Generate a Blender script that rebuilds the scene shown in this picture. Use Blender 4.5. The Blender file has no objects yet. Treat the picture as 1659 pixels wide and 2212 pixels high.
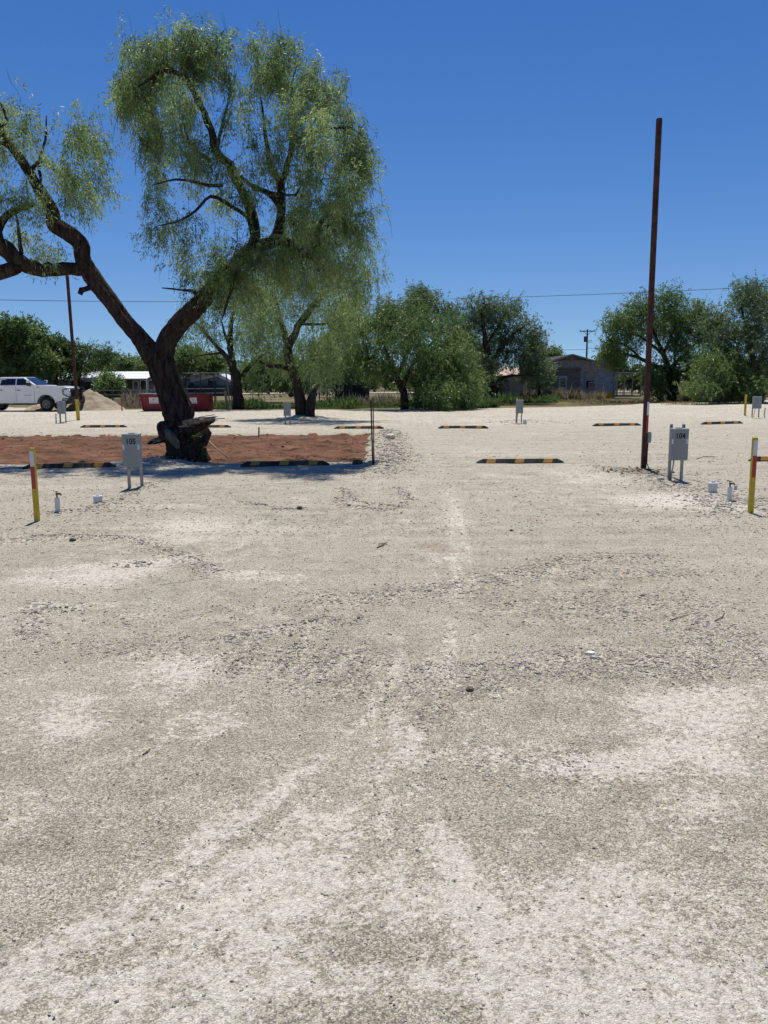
import bpy, bmesh, math, random
import numpy as np
from mathutils import Vector, Matrix, Euler
rad = math.radians
C = bpy.context.scene.collection
S = bpy.context.scene

# ------------------------------------------------------------ camera
CAM_H = 1.68; FPX = 1800.0; PITCH = rad(8.93); ROLL = rad(-0.35)
cam = bpy.data.cameras.new('camera'); camo = bpy.data.objects.new('camera', cam); C.objects.link(camo)
camo.location = (0, 0, CAM_H)
CR = Matrix.Rotation(rad(90) - PITCH, 3, 'X') @ Matrix.Rotation(ROLL, 3, 'Z')
camo.rotation_euler = CR.to_euler()
cam.sensor_fit = 'VERTICAL'; cam.sensor_height = 36; cam.lens = FPX / 2212 * 36
cam.clip_start = .05; cam.clip_end = 5000
S.camera = camo
# ------------------------------------------------------------ sky, sun, exposure
SUN_EL = 72.0
W = bpy.data.worlds.new("World"); S.world = W; W.use_nodes = True
wn = W.node_tree; wn.nodes.clear()
sky = wn.nodes.new('ShaderNodeTexSky'); sky.sky_type = 'NISHITA'; sky.sun_disc = False
sky.sun_elevation = rad(SUN_EL); sky.sun_rotation = 0.0
sky.altitude = 600; sky.air_density = 1.0; sky.dust_density = 0.1; sky.ozone_density = 3.0
tcw = wn.nodes.new('ShaderNodeTexCoord'); mpw = wn.nodes.new('ShaderNodeMapping'); mpw.inputs['Scale'].default_value = (1, 1, .85); mpw.inputs['Location'].default_value = (0, 0, .07)
wn.links.new(tcw.outputs['Generated'], mpw.inputs[0]); wn.links.new(mpw.outputs[0], sky.inputs[0])      # thin dry air: the pale band at the horizon is lifted out
hs = wn.nodes.new('ShaderNodeHueSaturation'); hs.inputs['Saturation'].default_value = 1.32; hs.inputs['Hue'].default_value = .512; hs.inputs['Value'].default_value = .82
bg = wn.nodes.new('ShaderNodeBackground'); bg.inputs['Strength'].default_value = 0.105
wo = wn.nodes.new('ShaderNodeOutputWorld')
wn.links.new(sky.outputs[0], hs.inputs['Color']); wn.links.new(hs.outputs[0], bg.inputs[0]); wn.links.new(bg.outputs[0], wo.inputs[0])
sl = bpy.data.lights.new('sun', 'SUN'); sl.energy = 4.3; sl.angle = rad(0.5); sl.color = (1.0, .945, .855)
so = bpy.data.objects.new('sun', sl); C.objects.link(so); so.rotation_euler = (rad(-(90 - SUN_EL)), 0, 0); so.location = (0, 0, 30)
S.view_settings.view_transform = 'Standard'; S.view_settings.look = 'None'
S.view_settings.exposure = 0.2; S.view_settings.gamma = 1; S.view_settings.use_curve_mapping = False
S.cycles.max_bounces = 6; S.cycles.diffuse_bounces = 3; S.cycles.transparent_max_bounces = 8
S.cycles.use_denoising = True

# ------------------------------------------------------------ measuring: a point of the photo -> a point of the place
def ray(u, v):
    return CR @ Vector(((u - 829.5) / FPX, -(v - 1106) / FPX, -1))
def gp(u, v, z=0.0):
    r = ray(u, v); t = (z - CAM_H) / r.z
    return Vector((r.x * t, r.y * t, z))
def at(u, v, Y):
    r = ray(u, v); t = Y / r.y
    return Vector((r.x * t, Y, CAM_H + r.z * t))

# ------------------------------------------------------------ numpy noise
_perm = np.random.RandomState(7).rand(256, 256).astype(np.float32)
def vn(x, y):
    x = np.asarray(x, float); y = np.asarray(y, float)
    xi = np.floor(x).astype(int); yi = np.floor(y).astype(int); fx = x - xi; fy = y - yi
    fx = fx * fx * (3 - 2 * fx); fy = fy * fy * (3 - 2 * fy)
    a = _perm[xi & 255, yi & 255]; b = _perm[(xi + 1) & 255, yi & 255]
    c = _perm[xi & 255, (yi + 1) & 255]; d = _perm[(xi + 1) & 255, (yi + 1) & 255]
    return (a * (1 - fx) + b * fx) * (1 - fy) + (c * (1 - fx) + d * fx) * fy
def fbm(x, y, o=4):
    s = 0; a = .5; t = 0
    for k in range(o):
        s = s + a * vn(x * 2 ** k + 17 * k, y * 2 ** k + 31 * k); t += a; a *= .5
    return s / t
def sst(a, b, x):
    t = np.clip((x - a) / (b - a), 0, 1); return t * t * (3 - 2 * t)

# ------------------------------------------------------------ materials
def mat(name, col, rough=.8, spec=.3, metal=0, var=0.0, vscale=3.0, vdetail=6, bump=0, bscale=20, col2=None, stretch=None, coat=0, bdist=.02):
    m = bpy.data.materials.new(name); m.use_nodes = True; nt = m.node_tree
    b = nt.nodes['Principled BSDF']; b.inputs['Roughness'].default_value = rough
    b.inputs['Specular IOR Level'].default_value = spec; b.inputs['Metallic'].default_value = metal
    b.inputs['Base Color'].default_value = (*col, 1)
    if coat: b.inputs['Coat Weight'].default_value = coat
    tc = nt.nodes.new('ShaderNodeTexCoord'); src = tc.outputs['Object']
    if stretch:
        mp = nt.nodes.new('ShaderNodeMapping'); mp.inputs['Scale'].default_value = stretch
        nt.links.new(src, mp.inputs[0]); src = mp.outputs[0]
    if var or col2:
        n = nt.nodes.new('ShaderNodeTexNoise'); n.inputs['Scale'].default_value = vscale; n.inputs['Detail'].default_value = vdetail
        n.inputs['Roughness'].default_value = .65
        nt.links.new(src, n.inputs['Vector'])
        r = nt.nodes.new('ShaderNodeValToRGB'); r.color_ramp.elements[0].position = .35; r.color_ramp.elements[1].position = .65
        if col2: c0, c1 = col, col2
        else: c0 = tuple(max(0, c * (1 - var)) for c in col); c1 = tuple(min(1, c * (1 + var)) for c in col)
        r.color_ramp.elements[0].color = (*c0, 1); r.color_ramp.elements[1].color = (*c1, 1)
        nt.links.new(n.outputs[0], r.inputs[0]); nt.links.new(r.outputs[0], b.inputs['Base Color'])
    if bump:
        n2 = nt.nodes.new('ShaderNodeTexNoise'); n2.inputs['Scale'].default_value = bscale; n2.inputs['Detail'].default_value = 6
        bp = nt.nodes.new('ShaderNodeBump'); bp.inputs['Strength'].default_value = bump; bp.inputs['Distance'].default_value = bdist
        nt.links.new(src, n2.inputs['Vector']); nt.links.new(n2.outputs[0], bp.inputs['Height']); nt.links.new(bp.outputs[0], b.inputs['Normal'])
    return m
def leafmat(name, a, b2, trans=.4):
    m = bpy.data.materials.new(name); m.use_nodes = True; nt = m.node_tree; nt.nodes.clear()
    at_ = nt.nodes.new('ShaderNodeAttribute'); at_.attribute_name = 'tone'
    r = nt.nodes.new('ShaderNodeValToRGB'); r.color_ramp.elements[0].color = (*a, 1); r.color_ramp.elements[1].color = (*b2, 1)
    nt.links.new(at_.outputs['Fac'], r.inputs[0])
    p = nt.nodes.new('ShaderNodeBsdfPrincipled'); p.inputs['Roughness'].default_value = .45; p.inputs['Specular IOR Level'].default_value = .45
    t = nt.nodes.new('ShaderNodeBsdfTranslucent'); hsn = nt.nodes.new('ShaderNodeHueSaturation')
    hsn.inputs['Value'].default_value = 1.6; hsn.inputs['Saturation'].default_value = 1.10; hsn.inputs['Hue'].default_value = .492
    mx = nt.nodes.new('ShaderNodeMixShader'); mx.inputs[0].default_value = trans; o = nt.nodes.new('ShaderNodeOutputMaterial')
    nt.links.new(r.outputs[0], p.inputs['Base Color']); nt.links.new(r.outputs[0], hsn.inputs['Color']); nt.links.new(hsn.outputs[0], t.inputs['Color'])
    nt.links.new(p.outputs[0], mx.inputs[1]); nt.links.new(t.outputs[0], mx.inputs[2]); nt.links.new(mx.outputs[0], o.inputs[0])
    return m

# ------------------------------------------------------------ mesh builders
def meshobj(name, verts, faces, m, parent=None, smooth=False, tone=None, kind=None):
    me = bpy.data.meshes.new(name)
    if isinstance(verts, np.ndarray):
        nv = len(verts); nf, k = faces.shape
        me.vertices.add(nv); me.vertices.foreach_set('co', verts.astype(np.float32).ravel())
        me.loops.add(nf * k); me.loops.foreach_set('vertex_index', faces.astype(np.int32).ravel())
        me.polygons.add(nf); me.polygons.foreach_set('loop_start', np.arange(0, nf * k, k, dtype=np.int32))
        me.update(calc_edges=True)
    else:
        me.from_pydata(verts, [], faces)
    if smooth: me.polygons.foreach_set('use_smooth', np.ones(len(me.polygons), dtype=bool))
    if tone is not None:
        a = me.attributes.new('tone', 'FLOAT', 'POINT'); a.data.foreach_set('value', np.asarray(tone, dtype=np.float32))
    me.update(); me.materials.append(m)
    o = bpy.data.objects.new(name, me); C.objects.link(o)
    if parent: o.parent = parent
    if kind: o['kind'] = kind
    return o
class MB:
    def __init__(s): s.v = []; s.f = []
    def add(s, vs, fs, M=None):
        n = len(s.v)
        s.v += [tuple(M @ Vector(p)) if M else tuple(p) for p in vs]; s.f += [tuple(i + n for i in f) for f in fs]; return s
    def box(s, x0, x1, y0, y1, z0, z1, M=None):
        vs = [(x0,y0,z0),(x1,y0,z0),(x1,y1,z0),(x0,y1,z0),(x0,y0,z1),(x1,y0,z1),(x1,y1,z1),(x0,y1,z1)]
        return s.add(vs, [(3,2,1,0),(4,5,6,7),(0,1,5,4),(1,2,6,5),(2,3,7,6),(3,0,4,7)], M)
    def bar(s, a, b, w, h=None):
        a = Vector(a); b = Vector(b); d = b - a; L = d.length; q = d.to_track_quat('Z', 'Y').to_matrix().to_4x4()
        h = h or w
        return s.box(-w/2, w/2, -h/2, h/2, 0, L, Matrix.Translation(a) @ q)
    def prism(s, pts, axis, a, b, M=None):          # polygon of 2D pts extruded along axis from a to b
        n = len(pts)
        def P(p, t):
            return {'x': (t, p[0], p[1]), 'y': (p[0], t, p[1]), 'z': (p[0], p[1], t)}[axis]
        vs = [P(p, a) for p in pts] + [P(p, b) for p in pts]
        fs = [tuple(range(n))[::-1], tuple(range(n, 2*n))] + [(i, (i+1) % n, n + (i+1) % n, n + i) for i in range(n)]
        return s.add(vs, fs, M)
    def tube(s, pts, rs, n=8, cap=True, rough=0, rnd=None, ridge=0):
        pts = [Vector(p) for p in pts]
        if not hasattr(rs, '__len__'): rs = [rs] * len(pts)
        base = len(s.v); up = Vector((0, 0, 1)); prev = None; col = [((rnd.random()-.5)*2 if ridge else 0) for _ in range(n)]
        for i, p in enumerate(pts):
            d = (pts[min(i+1, len(pts)-1)] - pts[max(i-1, 0)])
            d = d.normalized() if d.length > 1e-9 else Vector((0,0,1))
            if prev is None: x = d.orthogonal().normalized()
            else:
                x = prev - d * prev.dot(d); x = x.normalized() if x.length > 1e-6 else d.orthogonal().normalized()
            prev = x; y = d.cross(x)
            for k in range(n):
                a = 2 * math.pi * k / n; r = rs[i]
                if ridge: col[k] = max(-1, min(1, col[k] + (rnd.random()-.5)*.35)); r *= 1 + ridge*col[k]
                if rough: r *= 1 + rough * (rnd.random() - .5) * 2
                s.v.append(tuple(p + (x * math.cos(a) + y * math.sin(a)) * r))
        for i in range(len(pts) - 1):
            for k in range(n):
                a = base + i*n + k; b = base + i*n + (k+1) % n
                s.f.append((a, b, b + n, a + n))
        if cap:
            s.f.append(tuple(base + k for k in range(n))[::-1]); e = base + (len(pts)-1)*n
            s.f.append(tuple(e + k for k in range(n)))
        return s
    def lathe(s, prof, n=20, M=None):
        vs = []; fs = []
        for (r, z) in prof:
            for k in range(n):
                a = 2*math.pi*k/n; vs.append((r*math.cos(a), r*math.sin(a), z))
        for i in range(len(prof)-1):
            for k in range(n):
                a = i*n+k; b = i*n+(k+1) % n; fs.append((a, b, b+n, a+n))
        fs.append(tuple(range(n))[::-1]); fs.append(tuple((len(prof)-1)*n + k for k in range(n)))
        return s.add(vs, fs, M)
    def build(s, name, m, parent=None, bevel=0, smooth=False, kind=None, seg=2):
        o = meshobj(name, s.v, s.f, m, parent, smooth, kind=kind)
        bm = bmesh.new(); bm.from_mesh(o.data); bmesh.ops.recalc_face_normals(bm, faces=bm.faces); 
        if bevel:
            es = [e for e in bm.edges if len(e.link_faces) == 2 and e.calc_face_angle(0) > .5]
            bmesh.ops.bevel(bm, geom=es, offset=bevel, segments=seg, profile=.6, affect='EDGES', clamp_overlap=True)
        bm.to_mesh(o.data); bm.free()
        return o
def tag(o, label=None, cat=None, group=None, kind=None):
    if label: o['label'] = label
    if cat: o['category'] = cat
    if group: o['group'] = group
    if kind: o['kind'] = kind
    return o
def thing(name, label, cat, loc=(0,0,0), rz=0, group=None):
    o = bpy.data.objects.new(name, None); C.objects.link(o); o.location = loc; o.rotation_euler = (0, 0, rz)
    o.empty_display_size = .2
    return tag(o, label, cat, group)
def copy_tree(o, parent=None):
    c = o.copy(); C.objects.link(c)
    if parent: c.parent = parent
    for ch in [x for x in bpy.data.objects if x.parent == o]: copy_tree(ch, c)
    return c

# ============================================================ GROUND
BX0, BX1, BY0, BY1 = -22.0, -0.25, 17.35, 27.6       # the red dirt bed
def bedmask(x, y):
    w = (fbm(x*1.3+5, y*1.3, 3) - .5) * .9
    return sst(-.05, .35, BX1 + w*.5 - x) * sst(-.05, .4, y - BY0 - w*.4) * sst(-.05, .4, BY1 + w*.5 - y) * sst(0, .3, x - BX0)
def poly_dist(x, y, pts):
    d = np.full(np.shape(x), 1e9)
    for (ax, ay), (bx, by) in zip(pts[:-1], pts[1:]):
        vx, vy = bx-ax, by-ay; L = vx*vx+vy*vy + 1e-9
        t = np.clip(((x-ax)*vx + (y-ay)*vy)/L, 0, 1)
        d = np.minimum(d, np.hypot(x-ax-t*vx, y-ay-t*vy))
    return d
def PL(*uv): return [tuple(gp(u, v))[:2] for u, v in uv]
# ridges of loose stones pushed up by the grader and tyres: (line, half width, height)
RIDGES = [
 (PL((0,1172),(140,1160),(290,1168),(400,1205),(460,1240)), .16, .030),
 (PL((120,1110),(200,1100),(270,1075),(330,1045)), .16, .030),
 (PL((735,1058),(760,1085),(860,1100),(885,1083),(868,1063),(845,1055)), .10, .040),
 (PL((730,1075),(748,1097),(845,1104)), .10, .03),
 (PL((520,1085),(560,1092),(600,1102),(650,1100)), .10, .02),
 (PL((60,1330),(180,1315)), .10, .02),
 (PL((700,1303),(820,1290),(1000,1275),(1220,1215),(1400,1208)), .25, .018),
 (PL((500,1385),(620,1360),(760,1340)), .14, .02),
 (PL((1290,1010),(1340,1020),(1420,1040),(1500,1078),(1560,1100),(1659,1085)), .22, .035),
 (PL((80,1310),(60,1380)), .10, .015),
 (PL((1130,1445),(1000,1440),(900,1446)), .08, .008),
]
RUBBLE = ([( -.05, 15.2), (.12, 17.2), (.2, 20), (.22, 24), (.15, 27.8)], .38, .085)
def H(x, y):
    x = np.asarray(x, float); y = np.asarray(y, float)
    h = (fbm(x*.18, y*.18, 3)-.5)*.05 + (fbm(x*1.1+9, y*1.1, 3)-.5)*.022 + (fbm(x*4+3, y*4, 3)-.5)*.010 + (fbm(x*11+3, y*11, 3)-.5)*.006*np.clip(12/np.maximum(y, 4), 0, 1)
    for pts, w, hh in RIDGES:
        d = poly_dist(x, y, pts)
        n = .35 + 1.3*fbm(x*7, y*7, 3)
        h = h + hh * n * np.exp(-(d/w)**2)
    d = poly_dist(x, y, RUBBLE[0]); h = h + RUBBLE[2]*np.exp(-(d/RUBBLE[1])**2)*(.3+1.4*fbm(x*3, y*3, 4))
    for (u, v, rr, hh) in [(350, 1000, .55, .13), (655, 906, 1.1, .22), (1455, 1036, .5, .035), (1128, 911, 1.1, .08), (1630, 899, 1.0, .07), (136, 911, 1.1, .06), (295, 1052, .35, .02), (620, 914, .6, .03), (1395, 1016, .5, .04), (30, 880, 2.0, .12)]:
        c = gp(u, v); d = np.hypot(x-c.x, y-c.y); h = h + hh*np.exp(-(d/rr)**2)*(.6+.8*fbm(x*4, y*4, 3))
    # shallow wheel tracks
    for pts in (PL((0, 2150), (350, 1880), (700, 1640), (840, 1480)), PL((470, 2212), (690, 1850), (800, 1600), (860, 1450))):
        h = h - .010*np.exp(-(poly_dist(x, y, pts)/.14)**2)
    for pts in (PL((1010, 1990), (960, 1820), (905, 1690), (880, 1600), (870, 1530)), PL((150, 2212), (430, 1960), (700, 1700), (860, 1520)), PL((20, 1760), (330, 1560), (600, 1400), (790, 1270))):
        d = poly_dist(x, y, pts); h = h + (.007*np.sin((y + .25*x)*2*np.pi/.085) - .008)*np.exp(-(d/.13)**4)*sst(.35, .6, fbm(x*1.7+3, y*1.7, 3))
    h = h + .010*trackfield(x, y)
    return h
def hz(x, y): return float(H(np.array([x]), np.array([y]))[0])

# masks of white caliche dust and of loose coarse stone, as soft ellipses on the ground
def ell(u, v, ru, rv, k, ang=0):
    c = gp(u, v); D = c.y; return (c.x, c.y, ru*D/FPX, max(.05, rv*D*D/(CAM_H*FPX)), k, rad(ang))
DUST = [ell(*a) for a in [
 (100,1560,75,26,1.0),(240,1225,230,38,.75),(60,1240,120,25,.5),(430,1150,170,45,.6),(590,1250,120,9,.9),(180,1306,75,13,.9),(330,1320,70,22,.5),
 (930,1210,50,20,.8),(1480,1085,150,24,.8),(1250,1030,90,22,.5),(1330,1600,300,40,.8),(1530,1520,150,80,.85),(1600,1640,120,60,.8),(1000,1590,80,25,.7),(510,1545,60,50,.75),(320,1450,70,50,.55),(1150,1320,60,10,.4),
 (860,1560,60,40,.7),(780,1650,110,60,.65),(700,1760,170,80,.65),(560,1900,230,90,.8),(860,1850,140,70,.55),(800,2000,300,80,.75),(1050,2010,200,60,.6),(400,2030,280,60,.6),(1400,1920,120,50,.55),(1560,2020,160,80,.75),(1250,1990,130,70,.55),
 (500,2180,500,60,.65),(1250,2150,500,80,.8),(150,2190,280,40,.75),(1540,1750,90,40,.4),(1150,1810,60,25,.4),(60,1350,80,20,.5),(380,1090,80,8,.6),(950,1120,80,20,.3),(1050,980,200,20,.25),
 (650,1080,50,8,.6),(1090,1030,60,8,.5),(250,1830,120,50,.25),(1400,2212,400,60,.5)]]
LOOSE = [ell(*a) for a in [
 (1320,1310,330,45,.8),(1350,1440,330,50,.9),(1000,1480,200,40,.8),(650,1430,230,50,.8),(450,1330,250,25,.4),(900,1540,120,40,.7),(300,1400,230,28,.6),(1350,1240,260,18,.7),(1150,1650,280,60,.6),(1550,1380,120,90,.7),(830,1700,60,60,.4),(950,1640,60,60,.5),(730,1480,180,40,.7)]]
def esum(x, y, L):
    s = np.zeros(np.shape(x))
    for cx, cy, rx, ry, k, a in L:
        d = ((x-cx)/rx)**2 + ((y-cy)/ry)**2
        s = np.maximum(s, k*np.exp(-d**1.5*.9)) 
    return s
def track_coord(x, y, pts):          # signed distance from a wheel path and distance along it
    best = np.full(np.shape(x), 1e9); sd = np.zeros(np.shape(x)); ss = np.zeros(np.shape(x)); acc = 0
    for (ax, ay), (bx, by) in zip(pts[:-1], pts[1:]):
        vx, vy = bx-ax, by-ay; L = math.hypot(vx, vy)
        t = np.clip(((x-ax)*vx + (y-ay)*vy)/(L*L), 0, 1); dx = x-ax-t*vx; dy = y-ay-t*vy; d = np.hypot(dx, dy); m = d < best
        best = np.where(m, d, best); sd = np.where(m, np.sign(vx*dy-vy*dx)*d, sd); ss = np.where(m, acc+t*L, ss); acc += L
    return sd, ss
def curve(*uv):
    P = [np.array(p) for p in PL(*uv)]; o = []
    for i in range(len(P)-1):
        p0, p1, p2, p3 = P[max(i-1, 0)], P[i], P[i+1], P[min(i+2, len(P)-1)]
        for k in range(5):
            t = k/5; o.append(tuple(.5*((2*p1)+(p2-p0)*t+(2*p0-5*p1+4*p2-p3)*t*t+(3*p1-p0-3*p2+p3)*t**3)))
    return o + [tuple(P[-1])]
TRACKS = [(curve((-60, 2180), (330, 1880), (640, 1660), (800, 1500), (880, 1300), (905, 1120), (900, 960), (895, 900)), .85, 1.0), (curve((1120, 2212), (980, 1900), (900, 1640), (862, 1450), (850, 1250), (858, 1080)), .5, .9),
          (curve((-60, 1500), (330, 1400), (620, 1270), (790, 1130), (850, 1030), (880, 950)), .8, .7), (curve((1720, 1190), (1300, 1110), (1060, 1020), (950, 950), (900, 905)), .8, .6), (curve((-40, 1235), (400, 1205), (700, 1120), (850, 1040)), .7, .6), (curve((420, 1800), (560, 1600), (760, 1330), (800, 1200), (790, 1090)), .22, .9)]
def trackfield(x, y):
    f = np.zeros(np.shape(x))
    for pts, w, k in TRACKS:
        d, s_ = track_coord(x, y, pts); f = f + k*np.exp(-(d/w)**4)*(fbm(d*8+60, s_*.11+d*.2, 3)-.5)*2.3*(1-.72*sst(8, 15, y))*sst(.25, .5, fbm(x*.3+80, y*.3, 2))
    return f
def dustmask(x, y):
    x0, y0 = x, y
    x = x0 + (fbm(x0*1.1+50, y0*1.1, 4)-.5)*1.0; y = y0 + (fbm(x0*1.1, y0*1.1+70, 4)-.5)*.8
    d = esum(x, y, DUST)*1.12 + (fbm(x0*.8+7, y0*.8+3, 5)-.5)*.75
    for pts, w, k in ((PL((0, 2150), (350, 1880), (700, 1640), (840, 1480)), .12, .5), (PL((470, 2212), (690, 1850), (800, 1600), (860, 1450)), .10, .5), (PL((930, 1000), (930, 1250), (880, 1500)), .25, .2), (PL((900, 1900), (870, 1600), (850, 1450)), .1, .5)):
        d = np.maximum(d, k*np.exp(-(poly_dist(x, y, pts)/w)**2))
    d = d - .5*sst(0, 1, esum(x, y, LOOSE))*(1-d) - esum(x, y, NODUST)*.8
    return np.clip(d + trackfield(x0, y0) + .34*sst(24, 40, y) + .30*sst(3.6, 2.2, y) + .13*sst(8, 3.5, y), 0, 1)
NODUST = [ell(*a) for a in [(300,1690,320,90,.5),(120,1930,170,110,.5),(1200,1760,380,70,.45),(940,1680,80,90,.5),(880,1880,50,90,.35),(620,1310,330,30,.4),(1100,1330,420,50,.4),(600,1180,60,30,.3),(760,1230,50,60,.35),(1350,1880,200,40,.3),(450,1250,60,25,.4)]]
def loosemask(x, y):
    s = esum(x, y, LOOSE)
    for pts, w, hh in RIDGES: s = np.maximum(s, .9*np.exp(-(poly_dist(x, y, pts)/(w*1.2))**2))
    s = np.maximum(s, np.exp(-(poly_dist(x, y, RUBBLE[0])/(.6))**2))
    return np.clip(s, 0, 1)

def gravel_material():
    m = bpy.data.materials.new('caliche gravel'); m.use_nodes = True; nt = m.node_tree; N = nt.nodes; L = nt.links
    b = N['Principled BSDF']; b.inputs['Roughness'].default_value = .95; b.inputs['Specular IOR Level'].default_value = .15
    geo = N.new('ShaderNodeNewGeometry')
    def attr(n): a = N.new('ShaderNodeAttribute'); a.attribute_name = n; return a.outputs['Fac']
    def noise(sc, det=6, ro=.6, scale=None, off=0):
        n = N.new('ShaderNodeTexNoise'); n.inputs['Scale'].default_value = sc; n.inputs['Detail'].default_value = det; n.inputs['Roughness'].default_value = ro
        mp = N.new('ShaderNodeMapping'); mp.inputs['Location'].default_value = (off, off*1.7, 0)
        if scale: mp.inputs['Scale'].default_value = scale
        L.new(geo.outputs['Position'], mp.inputs[0]); L.new(mp.outputs[0], n.inputs['Vector']); return n.outputs[0]
    def math_(op, a, b_=None, c=None, clamp=False):
        n = N.new('ShaderNodeMath'); n.operation = op; n.use_clamp = clamp
        for i, q in enumerate((a, b_, c)):
            if q is None: continue
            if isinstance(q, (int, float)): n.inputs[i].default_value = q
            else: L.new(q, n.inputs[i])
        return n.outputs[0]
    def mix(f, a, b_, blend='MIX'):
        n = N.new('ShaderNodeMix'); n.data_type = 'RGBA'; n.blend_type = blend
        if isinstance(f, (int, float)): n.inputs[0].default_value = f
        else: L.new(f, n.inputs[0])
        for i, q in ((6, a), (7, b_)):
            if isinstance(q, tuple): n.inputs[i].default_value = (*q, 1)
            else: L.new(q, n.inputs[i])
        return n.outputs[2]
    def ramp(f, p0, p1, v0=0, v1=1):
        n = N.new('ShaderNodeMapRange'); n.inputs[1].default_value = p0; n.inputs[2].default_value = p1; n.inputs[3].default_value = v0; n.inputs[4].default_value = v1
        n.interpolation_type = 'SMOOTHSTEP'; L.new(f, n.inputs[0]); return n.outputs[0]
    def vor(sc, feature='F1', rnd=1):
        n = N.new('ShaderNodeTexVoronoi'); n.inputs['Scale'].default_value = sc; n.feature = feature; n.inputs['Randomness'].default_value = rnd
        # warp the cells a little so stones are uneven
        L.new(warp, n.inputs['Vector']); return n
    nw = N.new('ShaderNodeTexNoise'); nw.inputs['Scale'].default_value = 40; L.new(geo.outputs['Position'], nw.inputs['Vector'])
    vm = N.new('ShaderNodeVectorMath'); vm.operation = 'MULTIPLY_ADD'; vm.inputs[1].default_value = (.02,)*3; L.new(nw.outputs['Color'], vm.inputs[0]); L.new(geo.outputs['Position'], vm.inputs[2])
    warp = vm.outputs[0]
    dust, loose = attr('dust'), attr('loose')
    n1 = noise(.55, 7, .62); n2 = noise(3.5, 8, .68, off=11); n3 = noise(28, 8, .7, off=5); n4 = noise(1.0, 8, .65, scale=(.12, 1.6, 1), off=3); n5 = noise(110, 4, .7)
    n6 = noise(9, 8, .7, off=21)
    base = mix(ramp(n2, .35, .68), (.415, .372, .285), (.58, .53, .42))
    base = mix(ramp(n1, .42, .62), base, (.52, .47, .37))
    base = mix(math_('MULTIPLY', ramp(n4, .48, .66), .45), base, (.655, .605, .49))
    base = mix(math_('MULTIPLY', ramp(noise(.9, 5, .6, off=40), .60, .74), .55), base, (.39, .31, .215))
    # stones as cells
    v1 = vor(150); v2 = vor(55)
    sep = N.new('ShaderNodeSeparateColor'); L.new(v1.outputs['Color'], sep.inputs[0])
    cellv = ramp(sep.outputs[0], 0, 1, .62, 1.36)
    sep2 = N.new('ShaderNodeSeparateColor'); L.new(v2.outputs['Color'], sep2.inputs[0])
    cellv2 = ramp(sep2.outputs[1], .1, .95, .68, 1.35)
    gap_shade = ramp(v1.outputs['Distance'], .40, .85, 1.05, .50)  # little shadows between the stones, put into the colour towards each cell's rim
    base = mix(1.0, base, mix(1.0, comb(nt, cellv), comb(nt, gap_shade), 'MULTIPLY'), 'MULTIPLY')
    base = mix(math_('MULTIPLY', ramp(loose, .1, .8), .9), base, mix(1.0, base, comb(nt, cellv2), 'MULTIPLY'))
    fine = ramp(n5, .3, .7, .80, 1.2)
    base = mix(1.0, base, comb(nt, fine), 'MULTIPLY')
    # white powder caught in patches, its edge broken by several scales of noise
    s = math_('ADD', math_('MULTIPLY', dust, .92), math_('MULTIPLY', math_('SUBTRACT', n2, .5), 1.0))
    s = math_('ADD', s, math_('MULTIPLY', math_('SUBTRACT', n6, .5), 1.5))
    s = math_('ADD', s, math_('MULTIPLY', math_('SUBTRACT', n3, .5), 3.2))
    s = math_('ADD', s, math_('MULTIPLY', math_('SUBTRACT', noise(75, 6, .7, off=9), .5), 1.6))
    s = math_('ADD', s, math_('MULTIPLY', math_('SUBTRACT', sep.outputs[1], .5), .45))
    f = ramp(s, .30, .95)
    white = mix(ramp(n3, .3, .7), (.66, .61, .505), (.82, .775, .66))
    white = mix(.45, white, mix(1.0, white, comb(nt, cellv), 'MULTIPLY'))
    col = mix(math_('MULTIPLY', f, .86), base, white)
    L.new(col, b.inputs['Base Color'])
    hgt = math_('ADD', math_('MULTIPLY', v1.outputs['Distance'], -.0060), math_('MULTIPLY', n5, .003))
    hgt = math_('ADD', hgt, math_('MULTIPLY', math_('MULTIPLY', v2.outputs['Distance'], -.012), loose))
    hgt = math_('ADD', hgt, math_('MULTIPLY', n3, .022)); hgt = math_('ADD', hgt, math_('MULTIPLY', n6, .02))
    bp = N.new('ShaderNodeBump'); bp.inputs['Strength'].default_value = 1; bp.inputs['Distance'].default_value = 1.0
    L.new(hgt, bp.inputs['Height']); L.new(bp.outputs[0], b.inputs['Normal'])
    return m
def comb(nt, f):
    n = nt.nodes.new('ShaderNodeCombineColor')
    for i in range(3): nt.links.new(f, n.inputs[i])
    return n.outputs[0]
M_GRAVEL = gravel_material()
M_DIRT = mat('red dirt', (.080, .040, .025), .95, .1, col2=(.205, .110, .068), vscale=1.3, vdetail=12, bump=1, bscale=9, stretch=(.8, 1.0, 1), bdist=.06)
def grid_mesh(name, xs, ys, zf, m, attrs=(), keep=None):
    X, Y = np.meshgrid(xs, ys); x = X.ravel(); y = Y.ravel(); z = zf(x, y)
    nx, ny = len(xs), len(ys); i = np.arange(nx-1)[None, :] + nx*np.arange(ny-1)[:, None]; i = i.ravel()
    F = np.stack([i, i+1, i+1+nx, i+nx], 1)
    if keep is not None:
        cx = x[F].mean(1); cy = y[F].mean(1); F = F[keep(cx, cy)]
        used = np.unique(F); rm = np.full(len(x), -1); rm[used] = np.arange(len(used)); F = rm[F]; x, y, z = x[used], y[used], z[used]
    o = meshobj(name, np.stack([x, y, z], 1), F, m, smooth=True)
    for n, fn in attrs:
        a = o.data.attributes.new(n, 'FLOAT', 'POINT'); a.data.foreach_set('value', fn(x, y).astype(np.float32))
    return o
def stretch_axis(a, b, n, k):      # denser near zero
    t = np.linspace(math.asinh(a*k), math.asinh(b*k), n); return np.sinh(t)/k
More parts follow.
